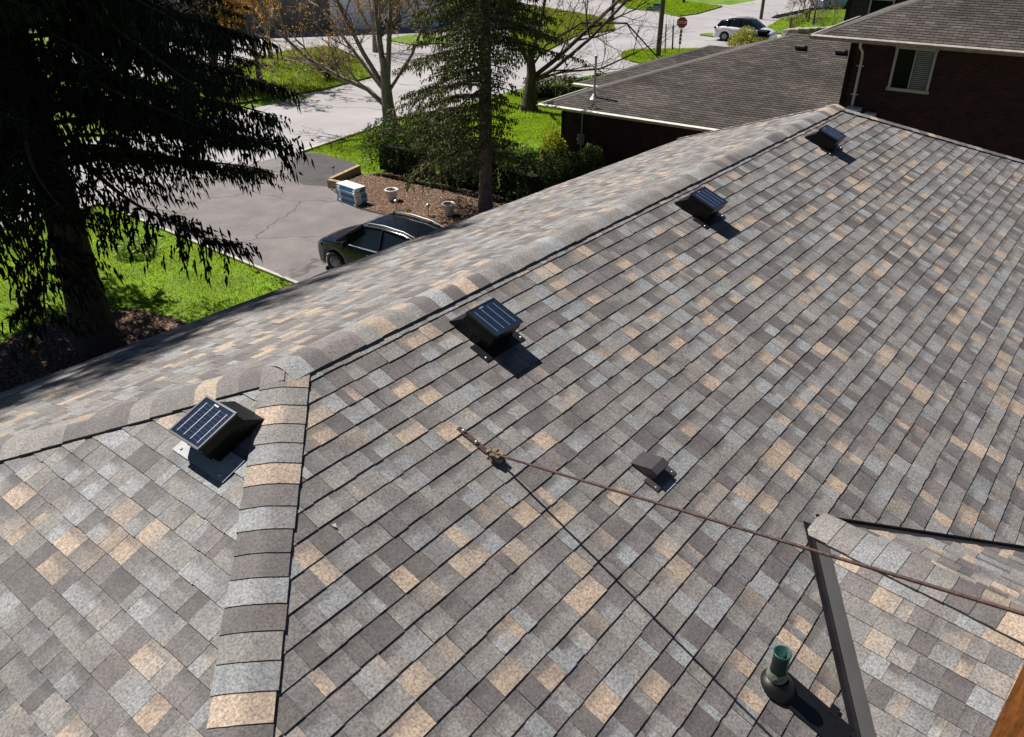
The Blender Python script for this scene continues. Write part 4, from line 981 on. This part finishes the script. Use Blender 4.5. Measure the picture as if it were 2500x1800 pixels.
# house with pale garage doors, top
g0 = Vector((50, 56, G)); gh = empty('garage_house', g0, 0, 'house with two pale blue garage doors at the top edge left of the spruce', 'house')
def gfix(o): return W.fix(o, g0)
gd = norm((48.773-46.276, 52.46-54.145, 0)); gn = np.array([gd[1], -gd[0], 0]); gn = -gn if gn[1] < 0 else gn    # away from us
wb = MB(); a_ = np.array([41, 57.6, 0.])-gd*16; b_ = a_+gd*38
wall(wb, a_+gn*.1, b_+gn*.1, G, G+5.2, .3, gn); gfix(wb.build('wall', M['siding'], gh))
rf = MB(); u_ = np.array([0, 0, 1.])
p0 = a_-gn*.6+u_*(G+5.2); p1 = b_-gn*.6+u_*(G+5.2); rf.add([q3(p0), q3(p1), q3(p1+gn*5+u_*2), q3(p0+gn*5+u_*2)], [(0, 1, 2, 3)]); gfix(rf.build('roof', M['shingle_old'], gh))
for s0_, s1_ in ((21.6, 25.4), (27.6, 31.0)):
    d_ = MB(); c_ = a_+gd*(s0_+s1_)/2-gn*.02
    for k in range(4): d_.box((c_[0], c_[1], G+.35+k*.62), (s1_-s0_, .08, .6), rz=math.atan2(gd[1], gd[0]))
    gfix(d_.build('garage_door', M['door'], gh))

# ---------------------------------------------------------------- cars
def interp(x, xs, ys): return float(np.interp(x, xs, ys))
def car(loc, heading, paint, label, L_=4.75, Wd=1.88, H=1.69, group=None, rails=True, glassroof=True, darkroof=False):
    """local x forward, y left; origin on the ground under the middle"""
    root = empty('parked_car', loc, heading, label, 'car', group)
    hw = Wd/2; fx, rx = L_/2, -L_/2; wf, wr = L_/2-.93, -L_/2+1.0; WR = .36; AR = .43
    bx_ = [rx, rx+.06, rx+.25, rx+.8, -1.0, 0, .75, 1.0, 1.5, fx-.45, fx-.15, fx-.03, fx]
    belt = [.86, .98, 1.06, 1.09, 1.08, 1.06, 1.05, 1.06, 1.02, .95, .84, .72, .62]
    wid = [.80, .88, .95, .99, 1., 1., 1., .995, .985, .95, .86, .74, .66]
    st = sorted(set([round(x, 3) for x in np.arange(rx, fx+.001, .06)]+[rx, fx]))
    V = []; k = 0
    for x in st:
        zb = .24 if rx+.15 < x < fx-.15 else .3
        for wx in (wf, wr):
            dx = abs(x-wx)
            if dx < AR: zb = max(zb, .34+math.sqrt(AR*AR-dx*dx)*.98)
        zt = interp(x, bx_, belt); w_ = hw*interp(x, bx_, wid); zb = min(zb, zt-.08)
        zs = [zb, zb+(zt-zb)*.18, zb+(zt-zb)*.5, zb+(zt-zb)*.8, zt-.02, zt+.015, zt+.03+.03*(x > 1), zt+.035+.05*(x > 1)]
        ys = [w_*.96, w_*.985, w_*1.0, w_*.985, w_*.955, w_*.88, w_*.55, 0]
        ringp = [(x, y, z) for y, z in zip(ys, zs)]; ringp += [(x, -y, z) for y, z in list(zip(ys, zs))[-2::-1]]
        V += ringp; k = len(ringp)
    body = MB(); F = [(i*k+j, i*k+j+1, (i+1)*k+j+1, (i+1)*k+j) for i in range(len(st)-1) for j in range(k-1)]
    body.add(V, F, None, True)
    body.add(V[:k], [tuple(range(k))]); body.add(V[-k:], [tuple(range(k))[::-1]])
    # roof panel and pillars
    gx = [rx+.18, rx+.62, -1.0, -.2, .45, 1.35]; gz = [1.05, 1.52, H-.03, H, H-.05, 1.05]
    def gw(x, z): # half width of the greenhouse
        t = (z-1.05)/(H-1.05); return hw*(.93-.25*t)*interp(x, [rx, rx+.3, fx-1.0, 1.4], [.86, .95, 1.0, .9])
    sx = [rx+.28, rx+.45, rx+.62, -1.3, -1.0, -.6, -.2, .2, .45, .7]
    def rz_(x): return interp(x, gx, gz)
    rp = []
    for x in sx[1:9]:
        z = rz_(x); wv = gw(x, z); rp += [(x, wv, z-.05), (x, wv*.93, z-.005), (x, wv*.5, z+.02), (x, 0, z+.028), (x, -wv*.5, z+.02), (x, -wv*.93, z-.005), (x, -wv, z-.05)]
    roofp = MB(); roofp.add(rp, [(i*7+j, i*7+j+1, (i+1)*7+j+1, (i+1)*7+j) for i in range(7) for j in range(6)], None, True)
    pil = roofp
    for s in (-1, 1):
        def line(x0, z0, x1, z1, r0): pil.tube([(x0, s*gw(x0, z0)*1.0, z0), ((x0+x1)/2, s*gw((x0+x1)/2, (z0+z1)/2)*1.005, (z0+z1)/2+.01), (x1, s*gw(x1, z1), z1)], r0, 6)
        line(1.32, 1.06, .45, H-.07, .05); line(-.28, 1.05, -.3, H-.05, .03); line(-1.25, 1.07, -1.2, H-.07, .05); line(rx+.35, 1.07, rx+.62, 1.5, .06)
    body.build('body', paint, root)
    roofp.build('roof', M['paintblack'] if darkroof else paint, root)
    def glass(name, P):
        g = MB(); g.add(P, [tuple(range(len(P)))]); c = sum((Vector(p) for p in P), Vector())/len(P)
        o = g.build(name, M['carglass'], root); return o
    g = MB()
    n_ = 6
    for i in range(n_):
        a, b = i/n_, (i+1)/n_
        for (x0, z0, x1, z1) in ((1.36+0*a, 1.07, .46, H-.06),):
            xa, za, xb, zb_ = x0+(x1-x0)*a, z0+(z1-z0)*a+.05*math.sin(a*3.14), x0+(x1-x0)*b, z0+(z1-z0)*b+.05*math.sin(b*3.14)
            wa, wb_ = gw(xa, za)*.97, gw(xb, zb_)*.97
            g.add([(xa, wa, za), (xb, wb_, zb_), (xb+.04, 0, zb_+.02), (xa+.08, 0, za+.02)], [(0, 1, 2, 3)], None, True)
            g.add([(xa, -wa, za), (xb, -wb_, zb_), (xb+.04, 0, zb_+.02), (xa+.08, 0, za+.02)], [(3, 2, 1, 0)], None, True)
    g.build('windscreen', M['carglass'], root)
    xa, xb = rx+.2, rx+.5; glass('rear_window', [(xa, gw(xa, 1.08)*.95, 1.08), (xb, gw(xb, 1.5)*.95, 1.5), (xb, -gw(xb, 1.5)*.95, 1.5), (xa, -gw(xa, 1.08)*.95, 1.08)])
    for s in (-1, 1):
        for (x0, x1, x2, x3) in ((1.27, .45, -.25, -.25), (-.33, -.33, -1.18, -1.22), (-1.3, -1.27, rx+.68, rx+.42)):
            P = [(x0, s*(gw(x0, 1.06)*.985), 1.05), (x1, s*gw(x1, rz_(x1)-.08)*.985, rz_(x1)-.08), (x2, s*gw(x2, rz_(x2)-.08)*.985, rz_(x2)-.08), (x3, s*(gw(x3, 1.07)*.985), 1.06)]
            glass('side_window', P if s > 0 else P[::-1])
        t = MB(); t.tube([(1.27, s*gw(1.27, 1.05)*1.02, 1.045), (0, s*gw(0, 1.05)*1.02, 1.055), (rx+.42, s*gw(rx+.42, 1.06)*1.02, 1.07)], .012, 5); t.build('window_trim', M['chrome'], root)
        if rails:
            t = MB(); t.tube([(x, s*gw(x, H)*.92, rz_(x)+d) for x, d in ((.35, .0), (.25, .05), (-.3, .06), (-1.0, .055), (rx+.85, .04), (rx+.72, -.02))], .018, 6); t.build('roof_rail', M['steel'], root)
        mr = MB(); mr.box((.92, s*(hw+.05), 1.1), (.13, .2, .14)); mr.tube([(.95, s*(hw-.1), 1.04), (.93, s*(hw+.02), 1.08)], .025, 5); mr.build('wing_mirror', paint, root)
        for x in (.02, -.95):
            hd = MB(); hd.box((x, s*(hw+.005), .93), (.17, .03, .03)); hd.build('door_handle', M['chrome'], root)
        hl = MB(); hl.add([(fx-.42, s*hw*.93, .86), (fx-.42, s*hw*.90, .72), (fx-.08, s*hw*.68, .69), (fx-.12, s*hw*.66, .80)], [(0, 1, 2, 3) if s > 0 else (3, 2, 1, 0)])
        hl.v = [(x+.035, y*1.035, z+.01) for x, y, z in hl.v]; hl.build('headlight', M['lens'], root)
        tl = MB(); tl.box((rx+.1, s*hw*.83, .99), (.16, .3, .12), rz=-s*.5); tl.build('tail_light', M['redlens'], root)
        sk = MB(); sk.box((0, s*(hw-.03), .27), (wf-wr-2*AR+.04, .05, .13)); sk.build('side_skirt', M['trim'], root)
        for x in (wf, wr):
            wt = MB(); Mx = Matrix.Rotation(-s*math.pi/2, 4, 'X')
            wt.lathe([(.20, -.10), (WR-.03, -.11), (WR, -.07), (WR, .07), (WR-.03, .11), (.235, .115), (.22, .1)], (x, s*(hw-.13), WR), 28, M=Mx)
            wo_ = wt.build('wheel', M['tyre'], root)
            rm = MB(); rm.lathe([(.235, .1), (.215, .085), (.2, .05), (.07, .055), (.05, .085), (0, .085)], (x, s*(hw-.13), WR), 20, M=Mx)
            for q in range(10):
                a = q*math.pi/5; rm.box((x+.125*math.cos(a), s*(hw-.13+.075), WR+.125*math.sin(a)), (.2, .02, .03), M=Matrix.Rotation(-a, 4, 'Y'))
            rm.build('rim', M['rim'], wo_)
            al = MB(); al.lathe([(0, .03), (AR, .03), (AR, -.3)], (x, s*(hw-.22), .36), 20, M=Mx); al.build('wheel_arch', M['trim'], root)
    gr = MB(); gr.box((fx-.06, 0, .62), (.1, 1.0, .2)); gr.box((fx-.04, 0, .38), (.1, 1.2, .12)); gr.build('grille', M['trim'], root)
    uc = MB(); uc.box((0, 0, .33), (L_-.7, Wd-.5, .16)); uc.build('underbody', M['trim'], root)
    return root
car((12.07, 12.15, G+.006), R_(93.6), M['paintblack'], 'black car with roof rails parked nose out on the near driveway', L_=4.75, Wd=1.88, H=1.7)
suv = car((62.9, 24.5, G+.006), R_(-84), M['paintwhite'], 'white car with a dark roof parked beside the golden shrub', L_=4.78, Wd=1.92, H=1.72, darkroof=True)
car((91.5, 27.6, G+.03), R_(-20), M['paintblue'], 'blue car mostly hidden behind the bare trees at the top edge', rails=False)

# ---------------------------------------------------------------- street furniture
def text(body_, size, loc, rot, m, parent, name='lettering'):
    cu_ = bpy.data.curves.new(name, 'FONT'); cu_.body = body_; cu_.size = size; cu_.align_x = 'CENTER'; cu_.align_y = 'CENTER'; cu_.extrude = .002
    t = bpy.data.objects.new(name, cu_); C.objects.link(t)
    dg = bpy.context.evaluated_depsgraph_get(); me = bpy.data.meshes.new_from_object(t.evaluated_get(dg)); bpy.data.objects.remove(t)
    o = bpy.data.objects.new(name, me); C.objects.link(o); me.materials.clear(); me.materials.append(m); o.parent = parent; o.location = loc; o.rotation_euler = rot; return o
faceang = math.atan2(CAM.x-53.03, -(CAM.y-25.07))
pl_ = MB(); pl_.tube([(51.09, 25.69, G), (51.09, 25.69, G+5), (51.1, 25.7, G+10.5)], [.19, .16, .12], 12)
tag(pl_.build('utility_pole', M['pole']), 'thick dark wooden utility pole on the green verge', 'pole')
p2 = MB(); p2.tube([(77.86, 29.6, G), (77.86, 29.6, G+9)], [.17, .13], 8); tag(p2.build('utility_pole', M['pole']), 'dark pole behind the white car at the side street corner', 'pole')
p3 = MB(); p3.tube([(66.0, 39.0, G), (66.0, 39.0, G+9)], [.16, .12], 8); tag(p3.build('utility_pole', M['pole']), 'dark wooden pole on the lawn across the street, right of the bare branches', 'pole')
p4 = MB(); p4.tube([(59.8, 37.8, G), (60.1, 37.8, G+5)], [.06, .05], 6); tag(p4.build('marker_post', M['fencewood']), 'thin leaning brown post on the lawn across the street', 'post')
for (x, y, h_, r_, m_, lb) in ((52.87, 26.12, 1.95, .05, 'fencewood', 'slim orange brown guy wire guard left of the stop sign'), (54.25, 26.27, 1.75, .06, 'rubber', 'slim black guy wire guard next to the stop sign')):
    mk = empty('wire_guard', (x, y, G+.11), 0, lb, 'wire guard', 'wire guards on the verge')
    b = MB(); b.tube([(0, 0, 0), (-.12, .05, h_)], r_, 8); b.build('guard_tube', M[m_], mk)
    b = MB(); b.tube([(-.12, .05, h_), (-.45, .2, 8.5)], .012, 4); b.build('wire', M['steel'], mk)
ss = empty('stop_sign', (53.03, 25.07, G+.11), R_(205), 'red octagonal stop sign on a striped post', 'sign')
b = MB(); b.tube([(0, 0, 0), (0, 0, 2.1)], .035, 6); b.build('post', M['steel'], ss)
b = MB(); oc = [(.37*math.cos(R_(22.5+45*k)), .37*math.sin(R_(22.5+45*k))) for k in range(8)]
P = [(.045, x, z+2.12) for x, z in oc]+[(.03, x, z+2.12) for x, z in oc]
b.add(P, [tuple(range(8)), tuple(range(8, 16))[::-1]]+[(i, (i+1) % 8, (i+1) % 8+8, i+8) for i in range(8)]); sb = b.build('sign_plate', M['signred'], ss)
b = MB(); b.add([(.043, x*1.07, (z)*1.07+2.12) for x, z in oc]+[(.031, x*1.07, z*1.07+2.12) for x, z in oc], [tuple(range(8)), tuple(range(8, 16))[::-1]]+[(i, (i+1) % 8, (i+1) % 8+8, i+8) for i in range(8)]); b.build('sign_border', M['signwhite'], ss)
text('STOP', .27, (.048, 0, 2.12), (math.pi/2, 0, math.pi/2), M['signwhite'], ss)
b = MB(); b.box((.045, 0, 1.2), (.012, .17, 1.05)); b.build('stripe_board', M['signwhite'], ss)
for k in range(4):
    b = MB(); b.box((.053, 0, .78+k*.25), (.008, .172, .13)); b.build('stripe', M['trim'], ss)
sn_ = empty('street_name_sign', (51.09, 25.69, G+3.05), R_(207), 'blue street name sign on two blades fixed to the thick utility pole', 'sign')
b = MB(); b.box((.2, -.62, .18), (.02, .95, .2)); bl = b.build('sign_blade', M['signblue'], sn_); text('WILLOWBROOK RD', .11, (.213, -.64, .18), (math.pi/2, 0, math.pi/2), M['signwhite'], sn_)
b = MB(); b.box((.2, -.38, .42), (.02, .5, .2), rz=0); b.build('sign_blade', M['signblue'], sn_)
hy = empty('fire_hydrant', (85.5, 42.0, G+.11), 0, 'small blue capped hydrant on the triangular lawn', 'hydrant')
b = MB(); b.lathe([(.2, 0), (.16, .08), (.15, .7), (.2, .74), (.19, .8)], (0, 0, 0), 14); b.tube([(-.28, 0, .55), (.28, 0, .55)], .08, 8); b.build('hydrant_body', M['rubber'], hy)
b = MB(); b.lathe([(.2, .8), (.18, .95), (.09, 1.08), (0, 1.1)], (0, 0, 0), 14); b.build('bonnet', M['signblue'], hy)
# wooden railing and stone wall by the dark house
rl = empty('wooden_railing', (70.0, 23.6, G+.1), 0, 'yellowish wooden stair railing with turned posts on the lawn right of the white car', 'railing')
A0, B0 = Vector((0, 0, 0)), Vector((3.1, -.35, .55))
for p in (A0, B0):
    b = MB(); b.box(p+Vector((0, 0, .55)), (.13, .13, 1.1)); b.box(p+Vector((0, 0, 1.14)), (.2, .2, .08)); b.build('post', M['fencewood'], rl)
b = MB(); b.tube([A0+Vector((0, 0, .98)), B0+Vector((0, 0, .98))], .05, 6); b.tube([A0+Vector((0, 0, .2)), B0+Vector((0, 0, .2))], .04, 6); b.build('rail', M['fencewood'], rl)
for k in range(1, 10):
    b = MB(); p = A0.lerp(B0, k/10); b.box(p+Vector((0, 0, .58)), (.045, .045, .76)); b.build('baluster', M['fencewood'], rl)
rr = random.Random(3); sw = MB()
for k in range(26):
    t = k/25; x = 67.6+6.2*t+rr.uniform(-.2, .2); y = 22.9-3.3*t+rr.uniform(-.25, .25)
    for j in range(2):
        c = (x, y, G+.2+.27*j); d = (rr.uniform(.4, .8), rr.uniform(.35, .6), rr.uniform(.22, .3)); sw.box(c, d, rz=rr.uniform(-.4, .4))
tag(sw.build('stone_wall', M['stone']), 'low dry wall of rough tan stones below the railing', 'wall')

# ---------------------------------------------------------------- things on the near driveway and mulch bed
def pot(x, y, lb, seed):
    p = empty('flower_pot', (x, y, G+.03), 0, lb, 'flower pot', 'white flower pots on the mulch bed')
    b = MB(); b.lathe([(0, .004), (.145, .0), (.15, .02), (.2, .35), (.245, .36), (.25, .40), (.238, .415), (.2, .41), (.19, .36)], (0, 0, 0), 32); b.build('pot_body', M['pot'], p)
    b = MB(); b.lathe([(.192, .345), (.1, .355), (0, .35)], (0, 0, 0), 20); b.build('soil', M['potsoil'], p)
    b = MB(); rr = random.Random(seed)
    for k in range(9): a = rr.uniform(0, 6.28); r_ = rr.uniform(0, .12); b.tube([(r_*math.cos(a), r_*math.sin(a), .34), (r_*1.5*math.cos(a), r_*1.5*math.sin(a), .34+rr.uniform(.08, .18))], [.006, .002], 4)
    b.build('stubble', M['fencewood'], p); return p
pot(16.80, 17.17, 'white flower pot nearer the shingle bundles', 1); pot(16.95, 14.50, 'white flower pot nearer the grey spruce trunk', 2)
def lamp(x, y, lb, h_=.36, dark=False):
    p = empty('garden_light', (x, y, G+.03), 0, lb, 'garden light', 'small stake lights beside the driveway')
    b = MB(); b.tube([(0, 0, -.03), (0, 0, h_*.7)], .012, 6); b.build('stake', M['rubber'], p)
    b = MB(); b.lathe([(.02, h_*.6), (.05, h_*.72), (.05, h_*.9)], (0, 0, 0), 12); b.build('lens', M['lens'] if not dark else M['rubber'], p)
    b = MB(); b.lathe([(.085, h_*.88), (.07, h_*.97), (0, h_*1.05)], (0, 0, 0), 14); b.build('cap', M['galv'] if not dark else M['rubber'], p)
lamp(16.17, 16.3, 'stake light between the first white pot and the black car'); lamp(16.41, 14.98, 'stake light just left of the pot by the spruce trunk', .42)
lamp(9.75, 15.83, 'black stake light at the lawn edge beside the driveway', .5, True)
# wrapped shingle bundles: one stack, each bundle a thing
rr = random.Random(9); ba = math.atan2(17.582-18.719, 15.459-15.529); bc = Vector((15.78, 18.2, 0))
BL = [(.02, .16, .36), (.03, .25, .48), (.3, .42, .5), (.02, .1, .25), (.04, .28, .5), (.25, .42, .5), (.02, .14, .32), (.04, .24, .42)]
for k in range(8):
    z = G+.03+k*.078; c = bc+Vector((rr.uniform(-.03, .03), rr.uniform(-.03, .03), 0)); top_ = k == 7
    root = empty('shingle_bundle', (c.x, c.y, z+.036), ba+rr.uniform(-.03, .03),
        ['lowest', 'second lowest', 'third from the ground', 'fourth from the ground', 'fourth from the top', 'third from the top', 'second from the top', 'topmost'][k]+' of the wrapped shingle bundles stacked on the driveway'+(', with a white top' if top_ else ''), 'shingle bundle', 'shingle bundles stacked on the driveway')
    b = MB(); b.box((0, 0, 0), (1.1, .5, .07), col=BL[k]); b.v = [(x*(1+.01*math.sin(9*y)), y, zz) for x, y, zz in b.v]; b.build('wrapper', M['wrapb'], root)
    b = MB(); b.box((-.38, 0, 0.0), (.16, .506, .074)); b.build('label_band', M['wrapw'], root)
    b = MB(); b.box((.5, 0, 0), (.1, .504, .073)); b.build('label_band', M['wrapw'], root)
    if top_: b = MB(); b.box((0, 0, .039), (1.08, .49, .008)); b.build('top_sheet', M['wrapw'], root)
te = MB(); a_, b_ = Vector((16.55, 20.25, 0)), Vector((18.45, 20.75, 0)); mid_ = (a_+b_)/2
te.box((mid_.x, mid_.y, G+.16), ((b_-a_).length, .16, .32), rz=math.atan2(b_.y-a_.y, b_.x-a_.x)); te.box((16.5, 19.6, G+.16), (.16, 1.2, .32), rz=R_(8)); tag(te.build('timber_edging', M['timber']), 'low weathered timber edging at the corner of the mulch bed', 'edging')
rb = empty('red_marker', (17.3, 20.95, G), 0, 'tiny red reflector on a stake beside the timber edging', 'marker')
b = MB(); b.tube([(0, 0, 0), (0, 0, .42)], .01, 5); b.build('stake', M['fencewood'], rb)
b = MB(); b.lathe([(0, -.05), (.045, -.03), (.06, 0), (.045, .04), (0, .05)], (0, 0, .45), 12); b.build('reflector', M['signred'], rb)
bush('seedling', (16.35, 15.9, G+.03), .12, .16, 60, ((.15, .28, .02), (.4, .45, .1)), .03, 'little green sprout in the mulch between the two stake lights', 'plant', 2, 4)
